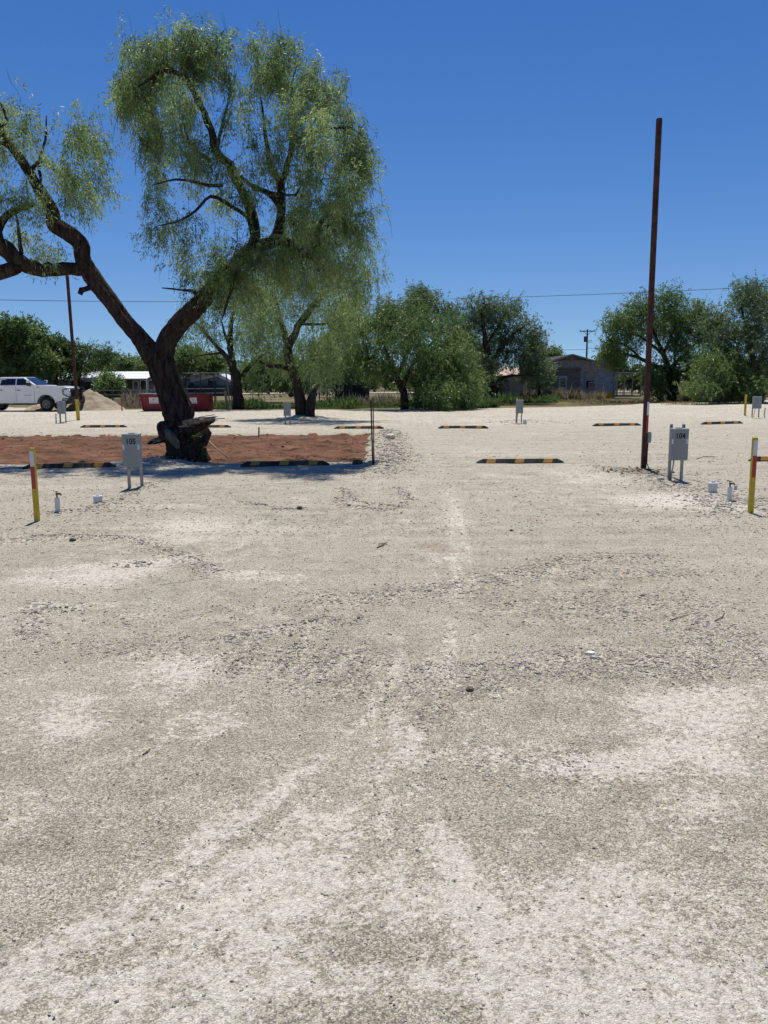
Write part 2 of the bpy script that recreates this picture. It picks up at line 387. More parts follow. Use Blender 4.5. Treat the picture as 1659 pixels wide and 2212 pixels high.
EDGE = [(-90, 60)] + [tuple(gp(u, v))[:2] for u, v in ((-150, 879), (300, 884.5), (700, 886), (850, 884.5), (1050, 882), (1300, 876.5), (1480, 868), (1659, 861))] + [(95, 108)]
ex = np.array([p[0] for p in EDGE]); ey = np.array([p[1] for p in EDGE])
def edge_y(x): return np.interp(x, ex, ey) + (fbm(x*.5, x*0+3, 3)-.5)*.9
xs = stretch_axis(-90, 95, 430, .35)
t = np.linspace(0, 1, 640); ys = -4 + 8*t + 106*t**3.2
lotH = lambda x, y: H(x, y) - .16*sst(.2, .9, bedmask(x, y))
lot = grid_mesh('gravel_lot', xs, ys, lotH, M_GRAVEL, (('dust', dustmask), ('loose', loosemask)), keep=lambda x, y: y < edge_y(x))
tag(lot, 'pale crushed caliche gravel lot with white dusty patches', kind='structure')
def bedH(x, y):
    return -.065 + (fbm(x*.5, y*.5, 3)-.5)*.08 + (fbm(x*2.2+4, y*1.6, 4)-.5)*.075 + (fbm(x*7, y*7, 3)-.5)*.045 + .05*sst(.6, .75, fbm(x*3+9, y*3, 3))
bed = grid_mesh('dirt_bed', np.arange(BX0-.2, BX1+.6, .06), np.arange(BY0-.5, BY1+.5, .055), bedH, M_DIRT)
tag(bed, 'bare red dirt bed under the big leaning tree', kind='structure')
# grass plain to the horizon
M_GRASS = mat('dry grass', (.085, .082, .035), .95, .1, col2=(.235, .19, .11), vscale=.35, vdetail=12, bump=1, bscale=6, stretch=(.35, 1, 1))
gx = stretch_axis(-2500, 2500, 120, .03); gy = np.concatenate([[-400, -100, -20], np.linspace(30, 130, 140), [160, 220, 320, 500, 900, 1600, 3000]])
g = grid_mesh('ground', gx, gy, lambda x, y: -.08 + (fbm(x*.15, y*.3, 3)-.5)*.06 - .45*(1-sst(-2.5, -.8, y-edge_y(x)))*(1-sst(80, 95, np.abs(x)))*sst(-25, -4, y), M_GRASS)
tag(g, 'dry mown grass plain beyond the gravel lot', kind='structure')
M_ROAD = mat('pale road', (.42, .38, .32), .95, .1, var=.1, vscale=.5)
rd = MB(); 
for x in range(-200, 200, 20): rd.add([(x,118,0),(x+20,118,0),(x+20,128,0),(x,128,0)], [(0,1,2,3)])
tag(rd.build('road', M_ROAD), 'pale caliche road far behind the trees', kind='structure'); bpy.data.objects['road'].location.z = .01

# ------------------------------------------------------------ loose stones (too many to count)
def stone_field(name, label, X, Y, R, tone, m, zoff=.25, flat=.6, seed=1):
    rs = np.random.RandomState(seed); n = len(X)
    b = np.array([[1,0,0],[-1,0,0],[0,1,0],[0,-1,0],[0,0,1],[0,0,-1]], float)
    V = b[None]*(1+.45*(rs.rand(n, 6, 1)-.5)*2) + (rs.rand(n, 6, 3)-.5)*.55
    V[:, :, 0] *= (.8+.6*rs.rand(n, 1)); V[:, :, 2] *= flat*(.6+.7*rs.rand(n, 1))
    a = rs.rand(n)*6.28; ca, sa = np.cos(a)[:, None], np.sin(a)[:, None]
    vx = V[:, :, 0]*ca - V[:, :, 1]*sa; vy = V[:, :, 0]*sa + V[:, :, 1]*ca
    V = np.stack([vx, vy, V[:, :, 2]], 2)*R[:, None, None]
    Z = H(X, Y) + R*zoff*flat
    V += np.stack([X, Y, Z], 1)[:, None, :]
    f = np.array([[0,2,4],[2,1,4],[1,3,4],[3,0,4],[2,0,5],[1,2,5],[3,1,5],[0,3,5]])
    F = (f[None] + 6*np.arange(n)[:, None, None]).reshape(-1, 3)
    o = meshobj(name, V.reshape(-1, 3), F, m, tone=np.repeat(tone, 6)); return tag(o, label, 'gravel', kind='stuff')
def tonemat(name, stops, rough=.9):
    m = bpy.data.materials.new(name); m.use_nodes = True; nt = m.node_tree; b = nt.nodes['Principled BSDF']; b.inputs['Roughness'].default_value = rough; b.inputs['Specular IOR Level'].default_value = .2
    a = nt.nodes.new('ShaderNodeAttribute'); a.attribute_name = 'tone'; r = nt.nodes.new('ShaderNodeValToRGB')
    while len(r.color_ramp.elements) < len(stops): r.color_ramp.elements.new(.5)
    for e, (p, c) in zip(r.color_ramp.elements, stops): e.position = p; e.color = (*c, 1)
    n = nt.nodes.new('ShaderNodeTexNoise'); n.inputs['Scale'].default_value = 60; n.inputs['Detail'].default_value = 5
    mx = nt.nodes.new('ShaderNodeMix'); mx.data_type = 'RGBA'; mx.blend_type = 'MULTIPLY'; mx.inputs[0].default_value = .5
    tc = nt.nodes.new('ShaderNodeTexCoord'); nt.links.new(tc.outputs['Object'], n.inputs['Vector'])
    nt.links.new(a.outputs['Fac'], r.inputs[0]); nt.links.new(r.outputs[0], mx.inputs[6]); nt.links.new(n.outputs[0], mx.inputs[7]); nt.links.new(mx.outputs[2], b.inputs['Base Color'])
    return m
M_STONE = tonemat('limestone', [(0, (.20, .17, .135)), (.25, (.40, .34, .265)), (.7, (.62, .56, .47)), (1, (.84, .80, .71))])
rs = np.random.RandomState(11)
X, Y, R = [], [], []
def scatter(n, y0, y1, r0, r1, pw, p=1.0):
    y = y0 + (y1-y0)*rs.rand(n)**p; x = (rs.rand(n)*2-1)*(.56*y+1.2)
    lm = loosemask(x, y); dm = dustmask(x, y)
    keep = rs.rand(n) < (.26 + .9*lm - .08*dm) * (bedmask(x, y) < .3)
    r = r0 + (r1-r0)*rs.rand(n)**pw * (.55+.6*lm)
    X.append(x[keep]); Y.append(y[keep]); R.append(r[keep])
scatter(95000, 1.4, 5.5, .002, .0095, 3.0, .75); scatter(70000, 4.5, 11, .004, .015, 2.4, .8); scatter(40000, 9, 19, .008, .024, 2.4); scatter(11000, 17, 50, .012, .04, 2.2)
X, Y, R = map(np.concatenate, (X, Y, R))
tone = np.clip(rs.normal(.52, .24, len(X)), 0, 1)
stone_field('loose_gravel', 'loose crushed limestone gravel strewn over the caliche lot', X, Y, R, tone, M_STONE)
# rubble along the edge of the bed and on the ridges
X, Y, R = [], [], []
def along(pts, w, n, r0, r1):
    seg = [math.dist(a, b) for a, b in zip(pts[:-1], pts[1:])]; tot = sum(seg)
    for _ in range(n):
        q = rs.rand()*tot; k = 0
        while q > seg[k] and k < len(seg)-1: q -= seg[k]; k += 1
        a, b = pts[k], pts[k+1]; f = q/seg[k]
        X.append(a[0]+(b[0]-a[0])*f + rs.normal()*w); Y.append(a[1]+(b[1]-a[1])*f + rs.normal()*w); R.append(r0+(r1-r0)*rs.rand()**2.5)
along(RUBBLE[0], .28, 1300, .008, .05)
for pts, w, hh in RIDGES: along(pts, w*.8, int(20+110*sum(math.dist(a, b) for a, b in zip(pts[:-1], pts[1:]))*.35), .004, .012 + .25*hh)
for (u, v, w, n, r1) in [(1400,1022,.45,260,.035),(1500,1050,.5,420,.03),(1590,1080,.4,420,.03),(1130,912,.8,200,.05),(640,900,.8,150,.05),(250,1095,.4,240,.025),(330,1000,.4,160,.05),(290,1218,.1,60,.03),(1560,1100,.4,300,.03)]:
    c = gp(u, v)
    for _ in range(n): X.append(c.x+rs.normal()*w); Y.append(c.y+rs.normal()*w); R.append(.008+(r1-.008)*rs.rand()**2.5)
X, Y, R = map(np.array, (X, Y, R)); tone = np.clip(rs.normal(.55, .22, len(X)), 0, 1)
stone_field('rubble', 'broken pale rubble heaped along the edge of the red dirt bed', X, Y, R, tone, M_STONE, zoff=.2, flat=.55)
# red clods on the bed and round the tall post
M_CLOD = tonemat('red clods', [(0, (.05, .02, .012)), (.4, (.16, .07, .035)), (1, (.36, .17, .09))])
n = 2400; X = -16+15.6*rs.rand(n); Y = 17.6+9.8*rs.rand(n); R = .008+.03*rs.rand(n)**4
c = gp(1375, 1019); n2 = 420; X = np.append(X, c.x+rs.normal(size=n2)*.30); Y = np.append(Y, c.y+rs.normal(size=n2)*.28-.1); R = np.append(R, .006+.022*rs.rand(n2)**2)
o = stone_field('dirt_clods', 'crumbly red soil clods scattered over the dirt bed', X, Y, R, np.clip(rs.normal(.5, .2, len(X)), 0, 1), M_CLOD)
co = np.empty(len(o.data.vertices)*3, np.float32); o.data.vertices.foreach_get('co', co); co = co.reshape(-1, 3)
nb = n*6; cx = np.repeat(X[:n], 6); cy = np.repeat(Y[:n], 6); co[:nb, 2] += bedH(cx, cy) - H(cx, cy); o.data.vertices.foreach_set('co', co.ravel()); o.data.update()
# ============================================================ TREES
M_BARK = mat('dark bark', (.014, .010, .008), .95, .1, col2=(.085, .063, .048), vscale=13, vdetail=10, bump=1.0, bscale=13, stretch=(1, 1, .22), bdist=.07)
M_BARK2 = mat('grey bark', (.02, .016, .012), .95, .1, col2=(.06, .047, .036), vscale=5, vdetail=8, bump=.8, bscale=10, stretch=(1, 1, .4))
M_TWIG = mat('bare twigs', (.16, .135, .105), .95, .1, var=.3)
M_LEAF_MESQ = leafmat('mesquite leaves', (.058, .110, .034), (.275, .355, .155), .5)
M_LEAF_GREEN = leafmat('green leaves', (.045, .095, .030), (.175, .250, .085), .42)
M_LEAF_DARK = leafmat('dark leaves', (.032, .068, .022), (.12, .18, .06), .38)
M_LEAF_GREY = leafmat('grey green leaves', (.05, .095, .042), (.175, .235, .12), .42)

def smooth_line(P, R, step, rnd=None, wob=0):
    P = [np.array(p, float) for p in P]; out = []; rr = []
    for i in range(len(P)-1):
        p0 = P[max(i-1, 0)]; p1 = P[i]; p2 = P[i+1]; p3 = P[min(i+2, len(P)-1)]
        n = max(1, int(np.linalg.norm(p2-p1)/step))
        for k in range(n):
            t = k/n
            q = .5*((2*p1)+(p2-p0)*t+(2*p0-5*p1+4*p2-p3)*t*t+(3*p1-p0-3*p2+p3)*t**3)
            r = R[i]*(1-t)+R[i+1]*t
            if rnd is not None and wob: q = q + rnd.normal(size=3)*wob*r
            out.append(q); rr.append(r)
    out.append(P[-1]); rr.append(R[-1]); return out, rr
def leaves(pos, dirn, ln, wd, rs, name, m, parent, tone):
    n = len(pos); side = rs.normal(size=(n, 3)); side -= (side*dirn).sum(1, keepdims=True)*dirn; side /= np.linalg.norm(side, axis=1, keepdims=True)+1e-9
    mid = pos + dirn*(ln*.45)[:, None]; tip = pos + dirn*ln[:, None]; tip[:, 2] -= ln*.15
    s = side*(wd*.5)[:, None]
    V = np.stack([pos, mid+s, tip, mid-s], 1).reshape(-1, 3)
    F = np.arange(4*n).reshape(n, 4)
    return meshobj(name, V, F, m, parent, tone=np.repeat(tone, 4), kind='stuff')
class Tree:
    def __init__(s, name, label, base, seed, group=None, cat='tree'):
        s.rs = np.random.RandomState(seed); s.base = np.array(base, float); s.root = thing(name, label, cat, tuple(base), group=group)
        s.np_ = []; s.nr = []; s.mb = MB(); s.tw = MB(); s.rnd = random.Random(seed); s.tips = []
    def limb(s, P, R, sides=10, step=.14, rough=.14, wob=.10, nodes=True, ridge=0):
        P, R = smooth_line(P, R, step, s.rs, wob)
        if ridge: k0 = s.rs.rand()*50; R = [r*(1+.22*(float(vn(k0+i*step*2.2, 3.3))-.5)) for i, r in enumerate(R)]
        s.mb.tube([p - s.base for p in P], R, sides, rough=rough, rnd=s.rnd, ridge=ridge)
        if nodes: s.np_ += list(P); s.nr += list(R)
    def grow(s, tips, rmax=.05, nseg=4, sides=4, arch=.25, rt=.004, kr=.011):
        A = np.array(s.np_); Rr = list(s.nr)
        tips = np.array(tips); d0 = np.array([np.min(((A-t)**2).sum(1)) for t in tips]); order = np.argsort(d0)
        cap = len(A) + len(tips)*nseg + 5; B = np.zeros((cap, 3)); B[:len(A)] = A; n = len(A)
        for i in order:
            t = tips[i]; dd = np.sqrt(((B[:n]-t)**2).sum(1)); k = int(np.argmin(dd + .6*np.maximum(B[:n, 2]-t[2], 0))); p0 = B[k].copy(); L = dd[k]
            if L < .05: s.tips.append(t); continue
            c1 = p0 + (t-p0)*.33 + np.array([0, 0, arch*L]) + s.rs.normal(size=3)*.10*L; c2 = p0 + (t-p0)*.72 + np.array([0, 0, arch*.7*L]) + s.rs.normal(size=3)*.08*L
            r0 = min(Rr[k]*.75, .006 + kr*L, rmax); pts = []; rr = []
            for j in range(nseg+1):
                q = j/nseg; pts.append((1-q)**3*p0 + 3*(1-q)**2*q*c1 + 3*(1-q)*q*q*c2 + q**3*t); rr.append(r0*(1-q)+rt*q)
            s.tw.tube([p - s.base for p in pts], rr, sides, cap=False)
            for j in range(1, nseg+1): B[n] = pts[j]; n += 1; Rr.append(rr[j])
            s.tips.append(t)
            if L > .6: s.tips.append(pts[-2])
    def foliage(s, m, strands=6, per=16, L=(.25, .55), leaf=(.07, .12), w=.16, droop=.8, spread=.22, up=.25, tone=None, tips=None, sw=.025, tsd=.22):
        T = np.array(tips if tips is not None else s.tips); rs = s.rs; nT = len(T)
        tt = np.clip(rs.normal(.5, tsd, nT), 0, 1)
        wgt = .08 + rs.rand(nT)**1.8; pick = np.sort(rs.choice(nT, nT*strands, p=wgt/wgt.sum())); O = T[pick] + rs.normal(size=(nT*strands, 3))*spread*np.array([1, 1, .7]); M = len(O)
        D = rs.normal(size=(M, 3))*.55; D[:, 2] -= droop*1.2
        upm = rs.rand(M) < up; D[upm, 2] = np.abs(D[upm, 2])*.9 + .3
        D /= np.linalg.norm(D, axis=1, keepdims=True); SL = L[0]+(L[1]-L[0])*rs.rand(M)
        t = rs.rand(M, per); pos = O[:, None]+D[:, None]*(SL[:, None]*t)[:, :, None]
        pos[:, :, 2] -= droop*.35*(SL[:, None]*t**2)
        pos = pos.reshape(-1, 3) + rs.normal(size=(M*per, 3))*sw
        dr = np.repeat(D, per, 0)*.6 + rs.normal(size=(M*per, 3))*.55; dr[:, 2] -= droop*.35; dr /= np.linalg.norm(dr, axis=1, keepdims=True)
        ln = leaf[0]+(leaf[1]-leaf[0])*rs.rand(M*per)
        tn = np.clip(np.repeat(tt[pick], per)+rs.normal(size=M*per)*.13, 0, 1)
        return leaves(pos - s.base, dr, ln, ln*w, rs, 'crown', m, s.root, tn)
    def hang(s, n, L=(.25, .6), r=.0035):
        T = np.array(s.tips); 
        for i in s.rs.choice(len(T), n):
            p = T[i]; a = s.rs.rand()*6.28; l = L[0]+(L[1]-L[0])*s.rs.rand(); q = np.array([math.cos(a), math.sin(a), 0])*l*.45
            if s.rs.rand() < .3: P = [p, p+q*.4+np.array([0, 0, l*.5]), p+q*.6+np.array([0, 0, l])]
            else: P = [p, p+q+np.array([0, 0, l*.1]), p+q*1.5-np.array([0, 0, l*.5]), p+q*1.6-np.array([0, 0, l])]
            s.tw.tube([x - s.base for x in P], [r*1.3]+[r]*(len(P)-2)+[r*.5], 3, cap=False)
    def finish(s, bark, twigmat=None):
        s.mb.build('trunk', bark, s.root, smooth=True)
        if s.tw.v: o = meshobj('branches', s.tw.v, s.tw.f, twigmat or bark, s.root, smooth=True, kind='stuff')
        return s.root
def blob(t, cu, cv, ru, rv, Y, n, rs, dy=1.0):
    c = at(cu, cv, Y); k = Y/FPX; a = rs.normal(size=(n, 3)); a /= np.linalg.norm(a, axis=1, keepdims=True); a *= (rs.rand(n, 1)**.45)
    for q in a: t.append((c.x+q[0]*ru*k, c.y+q[1]*ru*k*dy, c.z+q[2]*rv*k))

# ---------- the big leaning mesquite
D1 = 18.4
def p1(u, v, dy=0): return at(u, v, D1+dy)
b = p1(395, 990); b.z = -.05
T = Tree('mesquite_tree', 'large forked mesquite with burled trunk and splintered stub leaning out of the red dirt bed', b, 3)
T.limb([p1(402, 1000), p1(397, 975), p1(390, 945), p1(388, 915), p1(385, 890), p1(377, 862), p1(364, 828), p1(352, 795), p1(343, 766, .05)], [.46, .34, .27, .275, .285, .26, .25, .27, .25], 48, .05, .05, 0, ridge=.18)
# root buttresses and flare
T.limb([p1(372, 925, -.25), p1(384, 952, -.35), p1(374, 982, -.35), p1(350, 1003, -.35)], [.17, .17, .16, .08], 10, .08, .18)
T.limb([p1(353, 921, -.20), p1(362, 938, -.36), p1(378, 958, -.42), p1(390, 980, -.42)], [.15, .17, .15, .12], 12, .06, .14)
T.limb([p1(440, 912, -.1), p1(441, 935, -.15), p1(430, 960, -.22), p1(415, 985, -.25)], [.05, .13, .15, .16], 10, .07, .18)
T.limb([p1(415, 940, -.1), p1(425, 962, -.12), p1(436, 985, -.1), p1(455, 1000, -.1)], [.16, .17, .13, .06], 10, .08, .18)
T.limb([p1(392, 952, -.2), p1(400, 972, -.35), p1(405, 998, -.4)], [.2, .2, .22], 12, .08, .2)
for a in range(7):
    an = a*.9+.3; q = Vector(b) + Vector((0, 0, .1)); e = Vector((math.cos(an)*(.6+.1*(a % 3)), math.sin(an)*.6, -.02))
    T.limb([q, q+e*.5+Vector((0, 0, -.02)), q+e*1.05+Vector((0, 0, -.14))], [.2, .12, .04], 8, .1, .2, nodes=False)
T.limb([p1(352, 768), p1(362, 735, .0), p1(389, 698, -.05), p1(420, 668, -.1), p1(446, 638, -.1), p1(482, 598, 0), p1(520, 558, .1), p1(551, 528, .2)], [.24, .22, .20, .185, .17, .14, .125, .115], 34, .06, .05, 0, ridge=.13)
T.limb([p1(336, 772), p1(322, 756), p1(297, 722), p1(271, 694), p1(240, 651), p1(207, 609), p1(180, 564), p1(174, 528), p1(146, 503), p1(118, 485), p1(112, 456), p1(87, 414), p1(66, 378), p1(45, 345), p1(18, 309), p1(0, 279), p1(-14, 248), p1(-30, 200)],
       [.24, .21, .18, .17, .165, .165, .15, .15, .15, .15, .12, .11, .10, .09, .075, .07, .06, .03], 24, .07, .04, 0, ridge=.13)
T.limb([p1(178, 582), p1(150, 581, -.1), p1(118, 580, -.2), p1(76, 580, -.3), p1(40, 562, -.4), p1(14, 542, -.5), p1(-30, 500, -.7), p1(-70, 430, -.8), p1(-100, 350, -.8)], [.13, .13, .135, .15, .15, .17, .14, .10, .05], 12, .12)
T.limb([p1(40, 574, -.4), p1(10, 586, -.5), p1(-40, 600, -.6)], [.13, .15, .12], 10)
T.limb([p1(5, 540, -.5), p1(-4, 500, -.4), p1(12, 468, -.3), p1(42, 450, -.2), p1(62, 446, -.2), p1(74, 440, -.2)], [.11, .08, .075, .07, .06, .05], 8)
T.limb([p1(46, 548, -.4), p1(42, 510, -.3), p1(38, 480, -.3), p1(30, 440, -.3)], [.05, .04, .03, .015], 6)
T.limb([p1(200, 618, -.1), p1(186, 624, -.2), p1(176, 627, -.25), p1(172, 636, -.25)], [.07, .055, .06, .05], 8)
T.limb([p1(66, 370), p1(80, 352, .1), p1(100, 350, .2), p1(125, 375, .3), p1(170, 400, .4), p1(205, 425, .5)], [.05, .045, .04, .03, .02, .012], 6)
T.limb([p1(66, 385), p1(88, 395), p1(84, 350, .1), p1(98, 300, .2), p1(100, 250, .3)], [.05, .04, .03, .022, .012], 6)
T.limb([p1(2, 285), p1(14, 262), p1(10, 240), p1(-5, 215)], [.05, .04, .03, .015], 6)
T.limb([p1(18, 312), p1(0, 312), p1(-20, 318)], [.05, .05, .04], 6)
T.limb([p1(551, 525, .2), p1(547, 476, .2), p1(531, 428, .2), p1(511, 392, .1), p1(495, 356, .1), p1(467, 328), p1(455, 280), p1(435, 232, -.1), p1(411, 184, -.2), p1(387, 160, -.3), p1(351, 152, -.4), p1(319, 174, -.5), p1(295, 190, -.5)],
       [.12, .11, .10, .095, .09, .085, .08, .065, .055, .045, .04, .025, .012], 10)
T.limb([p1(411, 184, -.2), p1(420, 165), p1(435, 148), p1(455, 108), p1(466, 90), p1(486, 62)], [.035, .03, .025, .02, .012, .006], 6)
T.limb([p1(348, 150, -.4), p1(330, 172, -.5), p1(334, 182, -.5)], [.04, .05, .02], 6)
T.limb([p1(556, 530, .2), p1(575, 527, .1), p1(600, 520), p1(623, 528), p1(645, 545, -.1), p1(662, 549, -.2), p1(685, 538, -.3), p1(683, 504, -.3), p1(700, 470, -.3), p1(730, 440, -.2)], [.14, .12, .11, .11, .10, .10, .085, .06, .04, .02], 10)
T.limb([p1(662, 549, -.2), p1(690, 572, -.3), p1(710, 598, -.4), p1(722, 620, -.5)], [.06, .04, .02, .005], 7)
T.limb([p1(590, 522, .3), p1(603, 488, .4), p1(607, 452, .5), p1(605, 400, .6), p1(583, 360, .6), p1(577, 320, .6), p1(570, 260, .7), p1(560, 190, .8)], [.12, .105, .10, .09, .06, .05, .03, .012], 9)
T.limb([p1(605, 405, .6), p1(623, 352, .5), p1(631, 304, .4), p1(633, 240, .3), p1(631, 180, .3), p1(639, 150, .3), p1(645, 125, .3)], [.075, .07, .06, .04, .02, .012, .004], 8)
T.limb([p1(628, 310, .4), p1(655, 296, .3), p1(679, 284, .1), p1(719, 276), p1(760, 278, -.1), p1(790, 300, -.2)], [.05, .045, .04, .03, .02, .01], 7)
T.limb([p1(607, 455, .5), p1(590, 425, .4), p1(575, 414, .3), p1(539, 398, .2), p1(520, 380, .2)], [.075, .065, .06, .045, .03], 8)
T.limb([p1(545, 408, .1), p1(570, 414), p1(600, 419, -.1), p1(639, 421, -.2), p1(652, 400, -.3)], [.035, .035, .033, .03, .015], 6)
T.limb([p1(455, 344), p1(423, 328, -.3), p1(405, 300, -.5), p1(395, 250, -.6)], [.05, .04, .03, .015], 6)
T.limb([p1(480, 400), p1(450, 400, -.3), p1(420, 393, -.5), p1(380, 388, -.7), p1(330, 400, -.9)], [.04, .035, .03, .022, .01], 6)
T.limb([p1(540, 470), p1(490, 440, -.3), p1(455, 424, -.5), p1(423, 455, -.8), p1(385, 478, -.9), p1(340, 488, -1)], [.045, .04, .035, .03, .02, .01], 6)
T.limb([p1(440, 645), p1(415, 628, -.3), p1(392, 626, -.4), p1(350, 622, -.5)], [.06, .035, .022, .014], 6)
T.limb([p1(520, 558, .1), p1(510, 590, -.3), p1(495, 640, -.6), p1(480, 690, -.8)], [.05, .04, .03, .012], 6)
T.limb([p1(467, 328), p1(480, 270, .3), p1(492, 225, .4), p1(506, 180, .5), p1(512, 150, .5)], [.045, .035, .022, .012, .004], 7)
T.limb([p1(640, 250, .3), p1(680, 200, .4), p1(710, 170, .5)], [.03, .02, .01], 6)
T.limb([p1(690, 500, -.3), p1(740, 470, 0), p1(790, 460, .3)], [.04, .03, .012], 6)
tips = []; r_ = T.rs
for (u, v, ru, rv, n) in [(470,600,50,35,20),(510,560,50,40,22),(540,600,55,45,22),(490,650,40,30,14),(600,560,60,50,22),(300,150,50,55,24),(360,105,55,45,22),(430,100,50,45,20),(270,215,35,50,14),(330,220,60,45,20),(400,205,55,60,20),(470,150,50,60,20),(540,140,55,50,20),(500,215,60,60,22),
    (600,135,55,50,20),(650,150,50,50,18),(695,190,45,50,16),(590,210,65,60,22),(660,240,65,60,22),(730,240,40,50,14),(335,300,45,55,18),(385,310,50,60,18),(440,330,45,45,12),(330,385,45,30,14),(375,390,40,35,10),
    (520,300,60,60,20),(600,300,70,60,18),(690,310,70,60,24),(760,310,45,60,18),(785,355,28,40,8),(540,370,50,50,12),(680,380,70,50,22),(740,400,60,60,22),(460,380,50,40,8),(505,440,45,45,8),
    (690,460,70,60,26),(755,470,50,60,20),(640,480,50,50,10),(780,540,35,70,14),(720,560,70,60,24),(660,600,60,40,12),(760,620,60,45,16),(790,600,35,40,8),(360,480,40,16,9),(345,505,20,22,3),(400,500,35,25,4),(385,560,35,30,5),(425,530,30,30,4),(460,480,35,35,4),(430,600,40,30,5),
    (490,540,60,50,14),(520,600,60,50,14),(580,580,60,50,10),(470,640,50,35,8),(550,640,60,40,10),(350,430,50,25,8),(320,340,30,60,8),
    (20,220,60,50,16),(70,230,60,50,18),(130,250,60,55,20),(180,240,40,40,10),(200,280,35,50,10),(60,290,60,40,16),(120,310,70,40,18),(180,330,40,40,12),(150,360,60,35,12),(200,400,35,55,10),(160,420,40,40,8),(20,170,40,40,8),(-30,230,50,80,16),(20,400,50,40,10),(60,430,50,40,8),(20,480,50,50,10),(80,520,50,30,8),(110,540,25,25,3),(-50,400,60,90,18),(0,340,40,40,8),(215,370,18,50,5),(-60,300,60,70,14)]:
    blob(tips, u, v, ru, rv, D1 + r_.normal()*.7, int(n*1.35), r_, 1.3)
tips = [q for q in tips if float(fbm(q[0]*1.15+4, q[2]*1.35+q[1]*.5, 3)) > .425 + .02*r_.normal() and float(fbm(q[0]*2.4+40, q[2]*2.4+q[1], 2)) > .455]
for (u, v, ru, rv, n, q) in [(462,612,30,22,9,-.5),(490,585,35,25,12,-.5),(520,560,35,28,12,-.4),(555,535,40,30,14,-.3),(590,560,45,30,12,-.2),(470,660,35,20,8,-.4),(530,620,50,30,12,-.2),(610,540,40,25,8,-.4),(560,300,50,60,14,0),(520,240,40,50,12,.2),(560,180,35,40,12,.2),(610,100,40,25,10,.2),(475,90,25,25,8,0)]: blob(tips, u, v, ru, rv, D1+q, int(n*.6), r_, .9)
T.grow(tips, .04, arch=.2, rt=.0035, kr=.011)
T.foliage(M_LEAF_MESQ, 8, 24, (.18, .50), (.055, .11), .20, .85, .125, .22, sw=.035, tsd=.30)
T.hang(700)
T.finish(M_BARK)
main_tree = T.root
# splintered broken limb, pale torn wood
M_TORN = mat('torn wood', (.58, .49, .36), .9, .1, col2=(.22, .13, .08), vscale=5, vdetail=8, bump=.6, bscale=20, stretch=(.5, 3, 6))
def local(p): return Vector(p) - Vector(b)
sb = MB(); rnd = random.Random(5)
P, R_ = smooth_line([p1(372, 925, -.15), p1(400, 927, -.35), p1(430, 918, -.55), p1(462, 906, -.7)], [.17, .16, .12, .05], .06)
sb.tube([local(p) for p in P], R_, 9, rough=.3, rnd=rnd)
P, R_ = smooth_line([p1(372, 946, -.2), p1(350, 948, -.35), p1(333, 954, -.45), p1(318, 958, -.5)], [.13, .10, .06, .015], .05); sb.tube([local(p) for p in P], R_, 7, rough=.35, rnd=rnd)
sb.build('broken_limb', M_BARK, main_tree)
sp = MB()
for i in range(46):
    q = rnd.random(); a_ = p1(388+55*q+rnd.uniform(-6, 6), 916-14*q+rnd.uniform(-6, 7), -.50-.25*q+rnd.uniform(-.16, .02)); L = rnd.uniform(.15, .42)
    e = a_ + Vector((L, -.12*L, L*rnd.uniform(-.02, .25))); sp.bar(local(a_), local(e), rnd.uniform(.012, .035), rnd.uniform(.006, .018))
for i in range(12):
    a_ = p1(345+rnd.uniform(-12, 12), 950+rnd.uniform(-5, 4), -.45); L = rnd.uniform(.1, .3); sp.bar(local(a_), local(a_+Vector((-L, -.05, -L*rnd.uniform(0, .5)))), .02, .01)
sp.build('splinters', M_TORN, main_tree, kind='stuff')
M_CUT = mat('weathered cut wood', (.22, .18, .14), .9, .1, col2=(.09, .07, .055), vscale=6, bump=.6, bscale=12, stretch=(2, 2, .6))
ct = MB()
P, R_ = smooth_line([p1(357, 929, -.42), p1(368, 941, -.53), p1(380, 958, -.56), p1(386, 970, -.55)], [.05, .10, .09, .03], .05); ct.tube([local(p) for p in P], R_, 8, rough=.12, rnd=rnd)
ct.build('burl', M_CUT, main_tree, smooth=True)
# a small tuft of leaves sprouting at the trunk base
Tt = Tree('root_sprouts', 'small green sprouts growing from the roots of the leaning mesquite', tuple(p1(432, 985, -.3)), 8, cat='sprouts')
for i in range(5):
    q = Vector(Tt.base); e = q + Vector((rnd.uniform(-.35, .35), rnd.uniform(-.2, .1), rnd.uniform(.15, .55))); Tt.limb([q, (q+e)/2+Vector((0, 0, .05)), e], [.006, .005, .003], 4, .1, 0, 0)
Tt.tips = [np.array(x) for x in Tt.np_]; Tt.foliage(M_LEAF_GREEN, 3, 7, (.05, .14), (.03, .06), .4, .2, .05, .5); Tt.finish(M_BARK)

# ---------- other trees.  limbs are (u, v, dy, radius) lists in the plane of the trunk
def tree(name, label, bu, bv, Y, limbs, blobs, m, seed, leaf=(.10, .17), strands=6, per=12, w=.22, L=(.3, .7), bark=None, droop=.7, spread=.3, group=None, dens=1.0, dy=1.0, up=.25, jit=1.2, rk=.55):
    base = at(bu, bv, Y); base.z = -.05
    t = Tree(name, label, tuple(base), seed, group)
    for l in limbs:
        t.limb([at(u, v, Y+q) for (u, v, q, r) in l], [r*rk for (_, _, _, r) in l], 12, .3, .10, .12, ridge=.06)
    tp = []
    for (u, v, ru, rv, n) in blobs: blob(tp, u, v, ru, rv, Y + t.rs.normal()*jit, max(3, int(n*dens)), t.rs, dy)
    t.grow(tp, .07, nseg=4, arch=.15, rt=.006, kr=.012)
    t.foliage(m, int(strands*1.35), per, L, leaf, w, droop, spread*.8, up)
    return t.finish(bark or M_BARK2)
